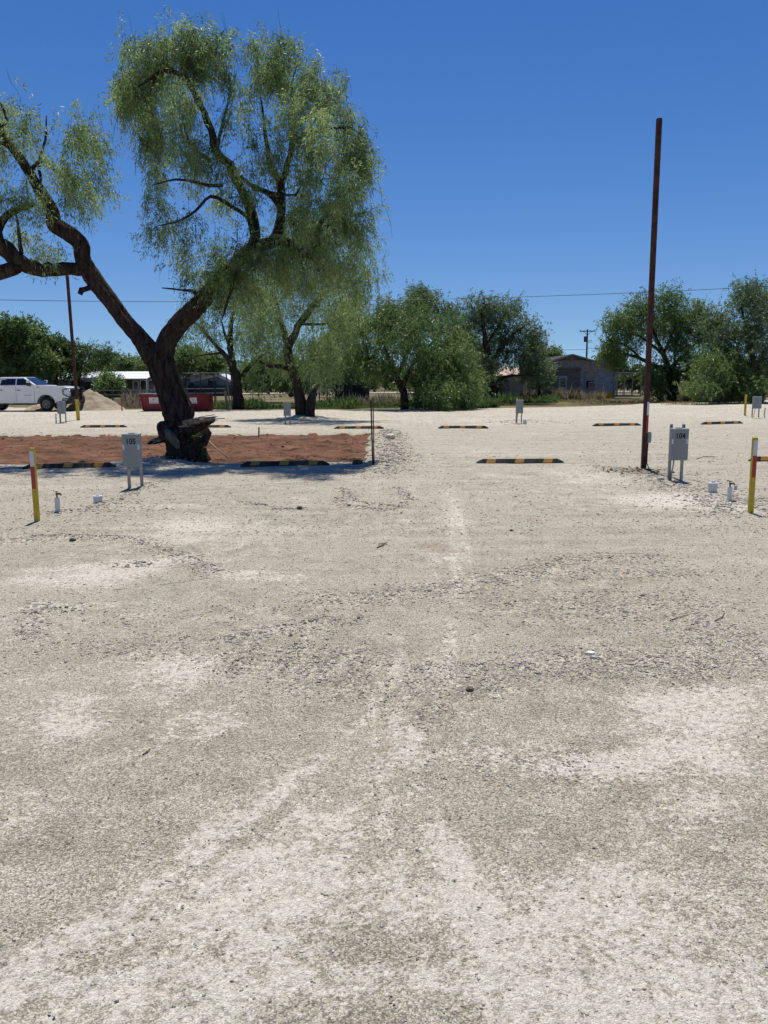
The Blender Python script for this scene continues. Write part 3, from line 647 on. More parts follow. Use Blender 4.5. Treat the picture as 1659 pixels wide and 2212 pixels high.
tree('mesquite_tree', 'second tall mesquite, twin trunk with a snapped stub, beside the middle grey box', 655, 905, 37.6,
  [[(655,908,0,.55),(650,870,0,.48),(640,830,0,.42),(630,790,0,.38),(622,755,0,.36),(628,735,0,.34),(645,705,0,.28),(665,675,0,.26),(690,645,0,.22),(705,600,0,.16),(712,540,0,.1)],
   [(625,760,0,.3),(612,715,.5,.22),(600,670,.8,.18),(588,620,1,.12),(580,560,1,.06)],
   [(672,905,-.2,.45),(670,870,-.2,.38),(676,845,-.2,.25),(689,828,-.2,.09)],
   [(636,800,0,.2),(605,792,-.3,.16),(580,790,-.5,.12),(560,780,-.6,.1)],
   [(690,640,0,.15),(730,620,-.5,.1),(780,610,-.8,.05)], [(645,700,0,.12),(700,700,-.6,.08),(735,690,-.9,.04)]],
  [(580,560,70,60,24),(640,520,70,60,22),(700,520,70,60,24),(760,560,60,60,22),(790,620,40,50,14),(620,620,80,60,24),(700,620,70,60,20),(740,680,50,60,18),(580,690,60,60,22),(540,650,50,60,18),(690,720,60,60,20),(700,790,30,40,10),(600,750,40,40,10),(545,720,30,40,8),(640,760,50,50,12),(670,790,30,40,6)],
  M_LEAF_MESQ, 21, (.10,.17), 6, 17, .2, (.4, 1.0), M_BARK, .95, .3, dy=1.0, dens=1.15)
tree('mesquite_tree', 'dark trunked mesquite with bare forking limbs behind the red dumpsters', 515, 884, 52,
  [[(515,886,0,.75),(513,850,0,.62),(508,810,0,.5),(500,775,0,.42),(497,740,0,.34),(500,700,0,.24),(505,660,0,.15)],
   [(505,800,0,.32),(488,770,0,.26),(465,745,0,.22),(445,720,0,.17),(425,700,0,.12),(400,690,0,.07)],
   [(522,815,0,.28),(540,790,0,.22),(560,772,0,.16),(580,760,0,.1)],
   [(480,762,0,.14),(455,765,-.4,.11),(425,770,-.5,.07),(400,785,-.5,.04)],[(497,745,0,.2),(485,720,.3,.14),(478,690,.5,.08)]],
  [(440,680,50,45,16),(500,640,50,50,18),(560,640,60,50,20),(570,700,50,50,18),(520,700,50,50,14),(400,715,35,35,10),(420,760,40,25,8),(590,760,40,40,12),(550,760,40,30,8),(480,600,40,40,10),(450,740,30,30,5),(560,820,20,30,5)],
  M_LEAF_GREEN, 22, (.13,.2), 6, 11, .24, (.4, .9), None, .7, .35)
tree('mesquite_tree', 'broad bright green mesquite with foliage sweeping to the ground right of the dirt bed', 873, 884, 50.5,
  [[(873,888,0,.5),(874,860,0,.42),(862,825,0,.38),(850,800,0,.32),(838,775,0,.22),(830,740,0,.14)],
   [(868,840,0,.3),(885,800,0,.22),(905,770,0,.18),(935,740,0,.12),(960,710,0,.07)],[(860,810,0,.22),(880,760,0,.2),(890,720,0,.14),(890,680,0,.08)],
   [(850,800,0,.16),(815,780,0,.12),(785,770,0,.07)]],
  [(800,720,50,50,26),(850,690,55,45,30),(910,690,60,45,30),(960,720,50,50,28),(780,770,35,40,16),(880,740,70,50,30),(950,780,60,50,30),(1000,810,45,50,28),(1010,850,35,28,18),(960,850,50,30,24),(920,850,40,30,16),(820,790,40,30,12),(990,760,35,40,14),(925,800,50,40,20),(760,730,25,40,10),(905,868,30,14,8)],
  M_LEAF_GREEN, 23, (.13,.22), 8, 12, .26, (.35, .8), M_BARK, .65, .4, dens=1.45)
tree('mesquite_tree', 'leaning mesquite with black trunk and dead twigs at its top left of the corrugated shed', 1068, 858, 62,
  [[(1068,862,0,.55),(1062,820,0,.5),(1056,785,0,.45),(1050,750,0,.36),(1045,710,0,.25),(1040,670,0,.14)],
   [(1056,790,0,.3),(1085,750,0,.22),(1110,720,0,.14),(1140,700,0,.08)],[(1062,830,0,.25),(1090,815,0,.2),(1120,810,-.5,.12),(1160,812,-.8,.07)],[(1050,745,0,.18),(1080,700,0,.12),(1095,670,0,.06)]],
  [(1020,680,35,40,20),(1060,670,40,40,24),(1100,690,40,40,24),(1140,720,35,30,20),(1160,750,25,30,10),(1080,740,50,40,26),(1130,770,45,35,22),(1010,740,30,40,14),(1040,790,30,30,10),(1150,800,35,22,12),(1110,660,15,15,4),(1030,850,35,18,12)],
  M_LEAF_GREY, 24, (.16,.25), 8, 11, .28, (.4, .9), None, .5, .45, dens=1.4)
tree('mesquite_tree', 'big spreading mesquite with tangled dark limbs behind the tall rusty post', 1452, 855, 66,
  [[(1452,862,0,.6),(1450,825,0,.55),(1445,795,0,.45),(1432,765,0,.35),(1420,735,0,.25),(1405,700,0,.15)],
   [(1445,800,0,.4),(1410,790,0,.3),(1385,775,0,.24),(1350,765,0,.18),(1325,755,0,.12),(1300,760,0,.07)],
   [(1432,765,0,.3),(1395,735,0,.2),(1355,715,0,.14),(1310,705,0,.07)],[(1385,775,0,.18),(1350,745,-.4,.13),(1310,735,-.5,.07)],
   [(1445,800,0,.35),(1475,770,0,.25),(1500,745,0,.15),(1520,730,0,.08)],[(1432,765,0,.25),(1455,715,0,.16),(1460,680,0,.08)]],
  [(1340,700,38,30,24),(1380,670,40,35,26),(1430,650,40,30,22),(1480,680,45,35,28),(1510,720,35,40,20),(1322,745,26,26,12),(1420,700,50,35,24),(1470,740,45,35,22),(1500,790,45,40,28),(1320,765,30,16,8),(1415,800,28,30,10),(1440,830,45,30,20),(1480,815,45,35,22),(1510,842,45,20,16),(1360,740,40,30,10),(1310,768,14,10,3)],
  M_LEAF_GREEN, 25, (.16,.26), 8, 11, .28, (.4, .9), None, .5, .45, dens=1.4)
tree('mesquite_tree', 'tallest grey green mesquite at the right edge beyond the far right stop', 1630, 866, 61,
  [[(1640,872,0,.6),(1640,830,0,.55),(1632,790,0,.4),(1615,745,0,.28),(1610,700,0,.18),(1600,660,0,.1)],
   [(1636,800,0,.3),(1580,760,0,.2),(1545,745,0,.14),(1535,710,0,.1),(1545,680,0,.05)],[(1632,790,0,.3),(1670,740,0,.22),(1690,690,0,.12)],[(1615,745,0,.18),(1640,700,0,.14),(1648,650,0,.08)]],
  [(1610,650,35,35,22),(1645,640,35,35,22),(1560,690,45,40,26),(1600,710,50,40,26),(1650,700,45,45,26),(1570,750,50,40,22),(1640,760,50,50,22),(1700,690,50,60,30),(1700,790,60,60,26),(1530,720,25,35,10),(1625,622,18,14,6),(1610,800,40,40,12)],
  M_LEAF_GREY, 26, (.16,.25), 8, 11, .28, (.4, .9), None, .5, .4, dens=1.15)
tree('mesquite_tree', 'low bright green bushy mesquite between the two tall trees on the right', 1545, 864, 58,
  [[(1545,866,0,.2),(1545,840,0,.18),(1540,810,0,.14),(1535,780,0,.08)],[(1545,850,0,.14),(1570,820,0,.1),(1590,800,0,.05)],[(1545,850,0,.12),(1520,825,0,.08),(1510,800,0,.05)]],
  [(1520,775,35,22,12),(1545,800,40,30,20),(1600,815,40,35,20),(1510,835,30,22,14),(1565,845,50,16,16),(1630,835,35,30,14),(1580,770,30,25,10)],
  M_LEAF_GREEN, 27, (.15,.24), 8, 11, .28, (.4, .8), None, .5, .4, dens=1.4)
tree('feathery_tree', 'feathery treetop rising behind the broad bright green mesquite', 905, 860, 70,
  [[(905,862,0,.3),(903,760,0,.25),(900,680,0,.15),(905,630,0,.07)]], [(905,640,25,25,22),(890,670,45,30,26),(930,665,35,30,20),(850,680,40,30,18),(960,680,35,25,14)],
  M_LEAF_GREY, 28, (.18,.28), 8, 10, .28, (.4, .8), None, .5, .4, dens=1.1)
tree('leafy_tree', 'round leafy tree at the left edge behind the pickup', 20, 850, 82,
  [[(20,856,0,.4),(22,800,0,.34),(18,750,0,.2)],[(20,810,0,.25),(60,770,0,.15),(70,730,0,.08)],[(20,810,0,.2),(-20,770,0,.12)]],
  [(0,720,45,35,30),(40,715,40,35,30),(70,740,35,40,30),(30,770,50,40,30),(-40,750,50,60,30),(80,780,40,35,24),(20,800,60,30,24)],
  M_LEAF_GREEN, 29, (.22,.34), 8, 10, .45, (.3, .7), None, .3, .5, dens=1.4)
tree('leafy_tree', 'dark rounded tree just left of the far rusty post, over the awning', 120, 850, 88,
  [[(120,856,0,.4),(122,800,0,.3),(118,760,0,.15)],[(120,815,0,.2),(150,780,0,.12)]],
  [(100,760,35,30,24),(135,755,35,28,24),(110,795,45,30,24),(150,790,35,30,20),(80,810,35,22,14)],
  M_LEAF_DARK, 30, (.22,.34), 8, 10, .45, (.3, .7), None, .3, .5, dens=1.4)
tree('sparse_tree', 'greyish sparse tree with visible limbs right of the far rusty post', 170, 850, 92,
  [[(170,853,0,.45),(170,815,0,.4),(175,790,0,.3),(190,765,0,.15)],[(170,810,0,.25),(150,785,0,.18),(140,765,0,.1)],[(172,800,0,.22),(205,785,0,.15),(230,780,0,.08)]],
  [(150,760,35,22,16),(190,755,35,20,16),(225,765,30,22,14),(160,785,35,20,10),(210,790,35,18,10)],
  M_LEAF_DARK, 31, (.2,.3), 7, 9, .3, (.4, .8), None, .5, .5)
for i, (u, v, ru, rv, Y, lab, mm) in enumerate([
  (270, 790, 35, 18, 120, 'pale green tree over the white roof between the sparse tree and the forked mesquite', M_LEAF_GREEN),
  (320, 792, 35, 20, 125, 'green tree over the white roof directly left of the forked mesquite trunk', M_LEAF_GREEN),
  (225, 775, 30, 14, 130, 'distant grey green tree beside the far thin utility pole', M_LEAF_GREY),
  (400, 775, 35, 28, 105, 'yellow green tree directly right of the forked mesquite trunk', M_LEAF_GREEN),
  (450, 785, 40, 22, 108, 'low green tree above the second white roof', M_LEAF_GREEN),
  (580, 800, 45, 30, 72, 'small tree in the shade between the two dark mesquite trunks', M_LEAF_GREEN),
  (745, 700, 35, 40, 66, 'green treetop just right of the twin trunk mesquite crown', M_LEAF_GREEN),
  (1000, 760, 40, 40, 70, 'grey green tree filling between the broad mesquite and the leaning mesquite', M_LEAF_GREY),
  (640, 810, 45, 30, 70, 'low shrubby tree behind the twin trunk base', M_LEAF_DARK),
  (1045, 820, 45, 30, 74, 'dark low tree filling below the leaning mesquite crown', M_LEAF_DARK),
  (1610, 820, 50, 35, 72, 'dark low tree behind the trunk of the rightmost tree', M_LEAF_DARK),
  (735, 795, 50, 50, 64, 'rounded green tree right of the twin trunk mesquite', M_LEAF_GREEN),
  (700, 760, 40, 35, 74, 'green tree filling in behind the twin trunk mesquite', M_LEAF_GREY),
  (1190, 775, 22, 22, 100, 'small green tree left of the weathered house roof', M_LEAF_GREEN),
  (1165, 800, 26, 24, 74, 'thin greyish tree standing before the left end of the weathered house', M_LEAF_GREY),
  (1320, 780, 30, 18, 98, 'green tree behind the right slope of the weathered house roof', M_LEAF_GREEN),
  (1560, 800, 60, 30, 110, 'dark tree far behind the low bushy mesquite', M_LEAF_DARK),
  (1380, 812, 40, 22, 108, 'dark tree behind the porch of the weathered house', M_LEAF_DARK),
  (235, 829, 17, 10, 72, 'small round shrub tree in front of the long white roofed house', M_LEAF_GREEN)]):
    k = 26 if Y > 90 else 40
    tree('small_tree', lab, u, 850, Y, [[(u,852,0,.18),(u+2,v+rv*.5,0,.14),(u-3,v,0,.08)]],
      [(u-ru*.4,v,ru*.6,rv*.7,k),(u+ru*.4,v-rv*.1,ru*.6,rv*.7,k),(u,v-rv*.35,ru*.5,rv*.6,k),(u,v+rv*.5,ru*.8,rv*.5,k)], mm, 40+i, (.2*Y/80,.32*Y/80), 7, 9, .35, (.3, .8), None, .4, .45)
# far tree line, each tree an object sharing a few meshes
protos = []
for k in range(4):
    t = Tree('distant_tree', 'distant dark green tree in the far tree line on the horizon', (0, 0, 0), 60+k, 'far tree line')
    t.limb([(0,0,0), (.2,0,2), (0,.3,4)], [.3, .25, .1], 6, .8); tp = []
    for _ in range(60):
        a = t.rs.normal(size=3); a /= np.linalg.norm(a); a *= t.rs.rand()**.4; tp.append((a[0]*4.4, a[1]*4.4, 3.2+a[2]*2.9))
    t.grow(tp, .1, nseg=3, sides=3, kr=.012); t.foliage(M_LEAF_DARK if k % 2 else M_LEAF_GREEN, 7, 9, (.5, 1.2), (.4, .65), .4, .4, .6, .3); t.finish(M_BARK2); protos.append(t.root)
rnd = random.Random(9); spots = []
for i in range(46): spots.append((-118+i*5.2+rnd.uniform(-2, 2), 142+rnd.uniform(-8, 20)))
for i, (x, y) in enumerate(spots):
    o = protos[i] if i < 4 else copy_tree(protos[i % 4])
    o.location = (x, y, -.1); o.rotation_euler = (0, 0, rnd.uniform(0, 6.28)); s_ = rnd.uniform(.65, 1.0); o.scale = (s_*1.1, s_*1.1, s_*.85)

# ---------- weeds and undergrowth: nobody could count the stems
def weeds(name, label, regions, m, seed, h=(.3, .9), w=.05, per=9, cat='weeds'):
    rs = np.random.RandomState(seed); P = []; Hh = []
    for (u0, u1, v0, v1, Y0, Y1, n, k) in regions:
        yy = Y0+(Y1-Y0)*rs.rand(n); uu = u0+(u1-u0)*rs.rand(n)
        for y_, u_ in zip(yy, uu):
            x_ = (u_-829.5)/FPX*y_; cl = float(fbm(x_*.45+3, y_*.45, 3)); cl = max(.12, min(1.5, (cl-.30)*4)); P.append((x_, y_, -.05)); Hh.append((h[0]+(h[1]-h[0])*rs.rand()**1.5)*k*cl)
    P = np.repeat(np.array(P), per, 0); Hh = np.repeat(np.array(Hh), per)*(.5+.5*rs.rand(len(P))); n = len(P)
    P[:, :2] += rs.normal(size=(n, 2))*.12
    D = rs.normal(size=(n, 3))*.38; D[:, 2] = 1; D /= np.linalg.norm(D, axis=1, keepdims=True)
    s = np.stack([-D[:, 1], D[:, 0], 0*D[:, 0]], 1); s /= np.linalg.norm(s, axis=1, keepdims=True)+1e-6; s *= (Hh*w)[:, None]
    mid = P + D*(Hh*.5)[:, None]; tip = P + D*Hh[:, None]; tip += rs.normal(size=(n, 3))*.12*Hh[:, None]
    V = np.stack([P, mid+s, tip, mid-s], 1).reshape(-1, 3); F = np.arange(4*n).reshape(n, 4)
    o = meshobj(name, V, F, m, tone=np.repeat(np.clip(rs.normal(.5, .25, n), 0, 1), 4)); return tag(o, label, cat, kind='stuff')
M_DRYW = leafmat('dry weeds', (.12, .105, .065), (.27, .24, .165), .3)
weeds('undergrowth', 'dark green weeds along the far edge of the gravel lot', [(430,760,0,0,53.6,56.5,1500,.55),(740,1070,0,0,53.8,57,1800,.6),(1060,1200,0,0,62,68,500,.7)], M_LEAF_DARK, 71, (.3, 1.0), .10)
weeds('dry_weeds', 'dry tan weeds and brush behind the trees and before the weathered house', [(720,870,0,0,57,60,600,.55),(1120,1300,0,0,72,76.5,1000,.75),(1470,1620,0,0,62,66,600,1.3),(270,330,0,0,57,62,160,.8)], M_DRYW, 72, (.5, 1.3), .045)
M_GRASSB = leafmat('grass blades', (.12, .12, .045), (.33, .27, .15), .3)
weeds('dry_grass', 'dry short grass on the strip between the lot and the weathered house', [(1040,1500,0,0,56,76,5200,.35),(1460,1700,0,0,66,80,1500,.4),(230,520,0,0,56,80,3600,.35),(-150,250,0,0,60,80,1200,.35)], M_GRASSB, 73, (.15, .5), .10, 6, 'grass')
weeds('grass_tuft', 'green grass tuft beside the left bollard at the near edge of the dirt bed', [(72,88,0,0,17.1,17.4,14,.55),(38,56,0,0,17.2,17.6,8,.4)], M_LEAF_GREEN, 74, (.2, .5), .06, 8, 'grass')
# ============================================================ THINGS
def onlot(u, v, dz=0):
    p = gp(u, v)
    for _ in range(3): h_ = hz(p.x, p.y); p = gp(u, v, h_)
    return p + Vector((0, 0, dz))
M_YEL = mat('yellow paint', (.62, .46, .025), .55, .4, col2=(.50, .36, .03), vscale=9, vdetail=10, bump=.15)
M_WTAPE = mat('white reflective tape', (.62, .64, .68), .35, .5); M_RTAPE = mat('red reflective tape', (.42, .028, .022), .35, .5)
M_RUST = mat('oxide red steel', (.040, .013, .011), .75, .3, col2=(.105, .038, .024), vscale=7, vdetail=8, bump=.15, bscale=40)
M_GALV = mat('galvanised steel', (.30, .31, .31), .45, .5, .6, var=.15, vscale=8)
M_BOX = mat('grey enamel', (.235, .265, .255), .5, .4, col2=(.29, .31, .29), vscale=3, vdetail=12, stretch=(1, 1, .35))
M_BLACKTXT = mat('black print', (.012, .012, .012), .6)
M_PVC = mat('white pvc', (.62, .63, .61), .4, .5, var=.04, vscale=9); M_BRASS = mat('dull brass', (.14, .10, .06), .45, .5, .7, var=.3, vscale=30)
M_RUB = mat('black rubber', (.018, .018, .020), .8, .3, col2=(.060, .056, .050), vscale=6, vdetail=10, bump=.25); M_ORG = mat('orange reflective band', (.62, .28, .035), .5, .4, col2=(.45, .24, .07), vscale=9, vdetail=8)
M_TAG = mat('lilac paper tag', (.40, .42, .60), .7)
M_DARK = mat('black steel', (.012, .012, .013), .5, .4); M_LINT = mat('gray label', (.62, .65, .66), .4)

# parking stops
def make_stop(label, a, b, L=1.78):
    a = Vector(a); b = Vector(b); c = (a+b)/2; an = math.atan2(b.y-a.y, b.x-a.x)
    t = thing('parking_stop', label, 'parking stop', (c.x, c.y+.08, hz(c.x, c.y)-.012), an, 'black rubber parking stops')
    w, h_ = .075, .105; mb = MB()
    secs = [(-L/2, .045), (-L/2+.13, h_), (L/2-.13, h_), (L/2, .045)]
    vs = []; fs = []
    def sec(x, hh, g=0): return [(x, -w-g, -.02), (x, -w-g, hh*.30), (x, -w*.45-g*.7, hh+g), (x, w*.45+g*.7, hh+g), (x, w+g, hh*.30), (x, w+g, -.02)]
    for x, hh in secs: vs += sec(x, hh)
    for i in range(3):
        for k in range(6): a0 = i*6+k; b0 = i*6+(k+1) % 6; fs.append((a0, b0, b0+6, a0+6))
    fs += [tuple(range(6)), tuple(range(18, 24))[::-1]]
    mb.add(vs, fs); mb.build('rubber_body', M_RUB, t, bevel=.006)
    for f in (-.325, .0, .325):
        x = f*L; bd = MB(); vs = []
        for xx, sh in ((x-.09, -.03), (x+.09, -.03)):
            s_ = sec(xx, h_, .003); s_[1] = (s_[1][0]+sh, *s_[1][1:]); s_[4] = (s_[4][0]+sh, *s_[4][1:]); vs += s_[1:5]
        bd.add(vs, [(0,1,5,4), (1,2,6,5), (2,3,7,6)]); bd.build('reflective_band', M_ORG, t)
    return t
make_stop('near parking stop at the far left, partly behind the left yellow post', gp(50, 1014), gp(244, 1010))
make_stop('near parking stop lying in tree shade along the red dirt bed', gp(521, 1009), gp(709, 1007))
make_stop('near parking stop alone in the middle of the pale lane', gp(1030, 1002), gp(1219, 1001))
make_stop('near parking stop cut by the right edge behind the right yellow post', gp(1617, 997), gp(1806, 994))
make_stop('far parking stop in the sun, left of the forked tree trunk', gp(167, 923.5), gp(278, 923))
make_stop('far parking stop half hidden behind the splintered limb of the big tree', gp(393, 924), gp(501, 923.5))
make_stop('far parking stop crossed by the thin rusty stake', gp(722, 927), gp(828, 926))
make_stop('far parking stop in the open, right of the bed and of the thin rusty stake', gp(947, 925.7), gp(1055, 925.4))
make_stop('far parking stop whose right end touches the tall rusty post', gp(1279, 920.4), gp(1388, 919.5))
make_stop('far parking stop at the right, beyond box 104', gp(1504, 917.5), gp(1618, 915))

# square yellow marker posts
def marker_post(label, u, v, h, w=.056, tape=True):
    p = onlot(u, v); t = thing('marker_post', label, 'bollard', (p.x, p.y, p.z-.03), 0, 'yellow marker posts')
    MB().box(-w/2, w/2, -w/2, w/2, 0, h+.03).build('post', M_YEL, t, bevel=.004)
    if tape:
        tz = h-.005; s_ = -1 if p.x < 0 else 1; x0, x1 = (-w/2+.003, w/2-.004)
        MB().box(x0, x1, -w/2-.0025, -w/2+.001, tz-.19, tz).build('white_tape', M_WTAPE, t)
        MB().box(x0, x1, -w/2-.0028, -w/2+.001, tz-.19-.275, tz-.192).build('red_tape', M_RTAPE, t)
    return t
marker_post('yellow post with white and red tape at the left edge near the water tap', 80.5, 1126, .905)
marker_post('yellow post with white and red tape at the right edge near box 104', 1621, 1108, .955)
marker_post('plain yellow post behind the grey box in the middle distance', 1116, 908, .92, .06, False)
marker_post('plain yellow post left of the far right grey box', 1609, 897, .93, .075, False)

# utility pedestals
def pedestal(label, u, v, num=None, above=.0, scale=1, rz=0, lab=True):
    p = onlot(u, v); t = thing('electrical_pedestal', label, 'utility box', (p.x, p.y, p.z), rz, 'grey utility boxes on struts')
    w, d, z0, z1 = .272*scale, .115, .335, .845
    MB().box(-w/2, w/2, -d, 0, z0, z1).build('cabinet', M_BOX, t, bevel=.006)
    MB().box(-w/2-.004, w/2+.004, -d-.008, -d+.0, z0+.012, z1-.008).build('door', M_BOX, t, bevel=.003)
    hd = MB(); hd.prism([(-d-.018, z1-.02), (-d-.018, z1+.002), (0, z1+.012), (0, z1-.001), (-d-.010, z1-.003), (-d-.012, z1-.02)], 'x', -w/2-.006, w/2+.006); hd.build('rain_hood', M_BOX, t)
    MB().box(-.05, .05, -.07, -.02, z1+.008, z1+.022).build('hub_plate', M_GALV, t, bevel=.003)
    for sx in (-1, 1):
        x = sx*(w/2-.035); st = MB()
        st.box(x-.02, x+.02, .001, .004, -.05, z1+above); st.box(x-.02, x-.017, .004, .042, -.05, z1+above); st.box(x+.017, x+.02, .004, .042, -.05, z1+above)
        for k in range(9):
            z = .04+k*.035
            if z < z0-.02: st.box(x-.0225, x-.0195, .012, .032, z, z+.018); st.box(x+.0195, x+.0225, .012, .032, z, z+.018)
        st.build('strut', M_GALV, t)
        if above: MB().box(x-.006, x+.006, -.002, .0005, z1+above-.045, z1+above-.02).build('slot', M_DARK, t)
    cd = MB(); cd.tube([(-.06, -.05, z0+.01), (-.06, -.045, z0-.08), (-.075, -.02, z0-.2), (-.08, 0, -.04)], .013, 8); cd.build('conduit', M_GALV, t, smooth=True)
    if lab:
        for sx in (-1, 1): MB().box(sx*(w/2-.018)-.016, sx*(w/2-.018)+.016, -d-.0105, -d-.0075, .605, .685).build('reflector_label', M_LINT, t)
    for zz in (z0+.06, z1-.09): MB().box(-w/2-.008, -w/2+.004, -d-.012, -d+.012, zz-.018, zz+.018).build('hinge', M_GALV, t)
    MB().box(-.018, .018, -d-.014, -d-.006, z0+.004, z0+.030).build('hasp', M_GALV, t)
    for sx in (-1, 1):
        for zz in (z0+.05, z1-.06): MB().box(sx*(w/2-.035)-.008, sx*(w/2-.035)+.008, -.002, .012, zz-.008, zz+.008).build('bolt', M_GALV, t)
    MB().box(w/2-.02, w/2-.012, -d-.012, -d-.007, z1-.10, z1-.06).build('latch', M_GALV, t)
    if num:
        fc = bpy.data.curves.new('number', 'FONT'); fc.body = num; fc.size = .122; fc.align_x = 'CENTER'; fc.align_y = 'CENTER'; fc.extrude = .0008; fc.offset = .0042; fc.space_character = 1.12
        tmpo = bpy.data.objects.new('tmp', fc); C.objects.link(tmpo); bpy.context.view_layer.update(); me_ = bpy.data.meshes.new_from_object(tmpo.evaluated_get(bpy.context.evaluated_depsgraph_get())); bpy.data.objects.remove(tmpo); me_.materials.clear(); me_.materials.append(M_BLACKTXT); fo = bpy.data.objects.new('number', me_); C.objects.link(fo); fo.parent = t; fo.location = (.0 if num == '105' else .005, -d-.0095, z1-.115); fo.rotation_euler = (rad(90), 0, 0); fo.scale = (.80, 1, 1)
    return t
pedestal('grey electrical box numbered 105 left of the leaning tree', 292.5, 1052, '105', 0)
pedestal('grey electrical box numbered 104 with struts standing above its top', 1459, 1037, '104', .072)
pedestal('plain grey electrical box in front of the white pickup', 136, 911, None, 0, 1.15, 0, False)
pedestal('plain grey electrical box before the twin trunk mesquite', 621.5, 916, None, 0, 1, 0, False)
pedestal('plain grey electrical box in front of a yellow post in mid distance', 1121, 911, None, 0, 1, 0, False)
pedestal('plain grey electrical box at the far right beside a yellow post', 1632, 899.5, None, 0, 1.3, 0, False)

# sewer cleanouts and water taps
def cleanout(label, u, v, r, h):
    p = onlot(u, v); t = thing('sewer_cleanout', label, 'pipe cap', (p.x, p.y+r, p.z), 0, 'white sewer caps')
    m = MB(); m.lathe([(r*.93, -.05), (r*.93, h*.52), (r, h*.53), (r, h*.80), (r*.97, h*.82)], 24); m.build('pipe', M_PVC, t, bevel=.002)
    m = MB(); m.lathe([(r*1.04, h*.80), (r*1.04, h*.9), (r*.98, h*.95), (r*.5, h*.97)], 24); m.build('cap', M_PVC, t, bevel=.003)
    MB().box(-r*.36, r*.36, -r*.36, r*.36, h*.95, h*1.14).build('plug', M_PVC, t, bevel=.006); return t
cleanout('round white sewer cap left of the water tap beside box 104', 1543, 1065, .069, .155)
cleanout('round white sewer cap on the ground left of box 105', 208.5, 1087, .066, .105)
cleanout('tiny white sewer cap right of the middle distance grey box', 1135, 912.5, .075, .10)
def tap(label, u, v, hp, lean=0, tagon=True, det=True):
    p = onlot(u, v); t = thing('water_tap', label, 'water tap', (p.x, p.y, p.z), 0, 'garden taps on white pipes'); t.rotation_euler = (0, lean, 0)
    m = MB(); m.lathe([(.032, -.05), (.032, hp), (.030, hp+.004)], 18); m.build('pipe_sleeve', M_PVC, t, bevel=.002)
    m = MB(); m.tube([(0, 0, hp-.01), (0, 0, hp+.05)], .011, 10); m.tube([(-.012, 0, hp+.045), (.045, -.01, hp+.052), (.060, -.012, hp+.030)], [.014, .013, .012], 10); m.tube([(0, 0, hp+.04), (-.012, 0, hp+.085)], .007, 8); m.build('faucet', M_BRASS, t)
    m = MB(); m.tube([(-.045, 0, hp+.092), (-.012, 0, hp+.083), (.022, 0, hp+.074)], [.008, .006, .008], 8); m.build('handle', M_BRASS, t)
    if tagon: MB().box(.030, .072, -.022, -.019, hp-.035, hp+.025, Matrix.Rotation(.1, 4, 'Y')).build('paper_tag', M_TAG, t)
    return t
tap('white water tap pipe with a lilac tag between box 104 and the right post', 1575, 1083, .20)
tap('white water tap pipe between the left yellow post and a sewer cap', 125, 1106, .19, .01, False)
tap('tiny white water tap in front of the pickup wheel', 121.5, 912, .26, 0, False)
tap('tiny white water tap at the far right edge', 1651, 902, .33, 0, False)

# tall posts
def square_post(name, label, u, v, vt, w, ut):
    p = onlot(u, v); h = at(ut, vt, p.y).z
    t = thing(name, label, 'pole', (p.x, p.y, p.z-.05)); top = at(ut, vt, p.y)
    lean = (top.x-p.x)
    t.rotation_euler = (0, math.atan2(lean, h), 0)
    return t, math.hypot(h-p.z+.05, lean), p
t, h, p = square_post('tall_post', 'tall rusty red steel post with white and red tape beside box 104', 1390, 1012, 256, .10, 1424)
w = .086
MB().box(-w/2, w/2, -w/2, w/2, 0, h).build('post', M_RUST, t, bevel=.005)
pm = D_ = 114.6
z = lambda v: at(1394, v, p.y).z - p.z + .05
MB().box(.002, w/2-.004, -w/2-.0025, -w/2+.001, z(897), z(868)).build('white_tape', M_WTAPE, t)
MB().box(.002, w/2-.004, -w/2-.0028, -w/2+.001, z(936), z(897.5)).build('red_tape', M_RTAPE, t)
MB().box(w/2, w/2+.06, -.04, .03, z(947)-.08, z(933)).build('outlet_box', M_BOX, t, bevel=.006)
MB().box(w/2+.012, w/2+.066, -.044, -.038, z(947)-.06, z(935)).build('outlet_cover', M_BOX, t, bevel=.004)
m = MB(); m.tube([(w/2+.02, -.01, z(947)-.07), (w/2+.012, -.01, z(975)), (w/2+.012, -.01, z(1000)), (w/2+.05, -.02, .06), (w/2+.09, -.03, -.02)], .009, 7); m.build('cable', M_DARK, t, smooth=True)
t, h, p = square_post('tall_post', 'distant rusty post with yellow painted foot beside the sand pile', 169.5, 908, 586, .12, 144.5)
MB().box(-.055, .055, -.055, .055, .9, h).build('post', M_RUST, t, bevel=.005)
MB().box(-.062, .062, -.062, .062, 0, .99).build('yellow_sleeve', M_YEL, t, bevel=.004)
MB().box(.062, .13, -.03, .03, .72, .86).build('outlet_box', M_BOX, t, bevel=.01)
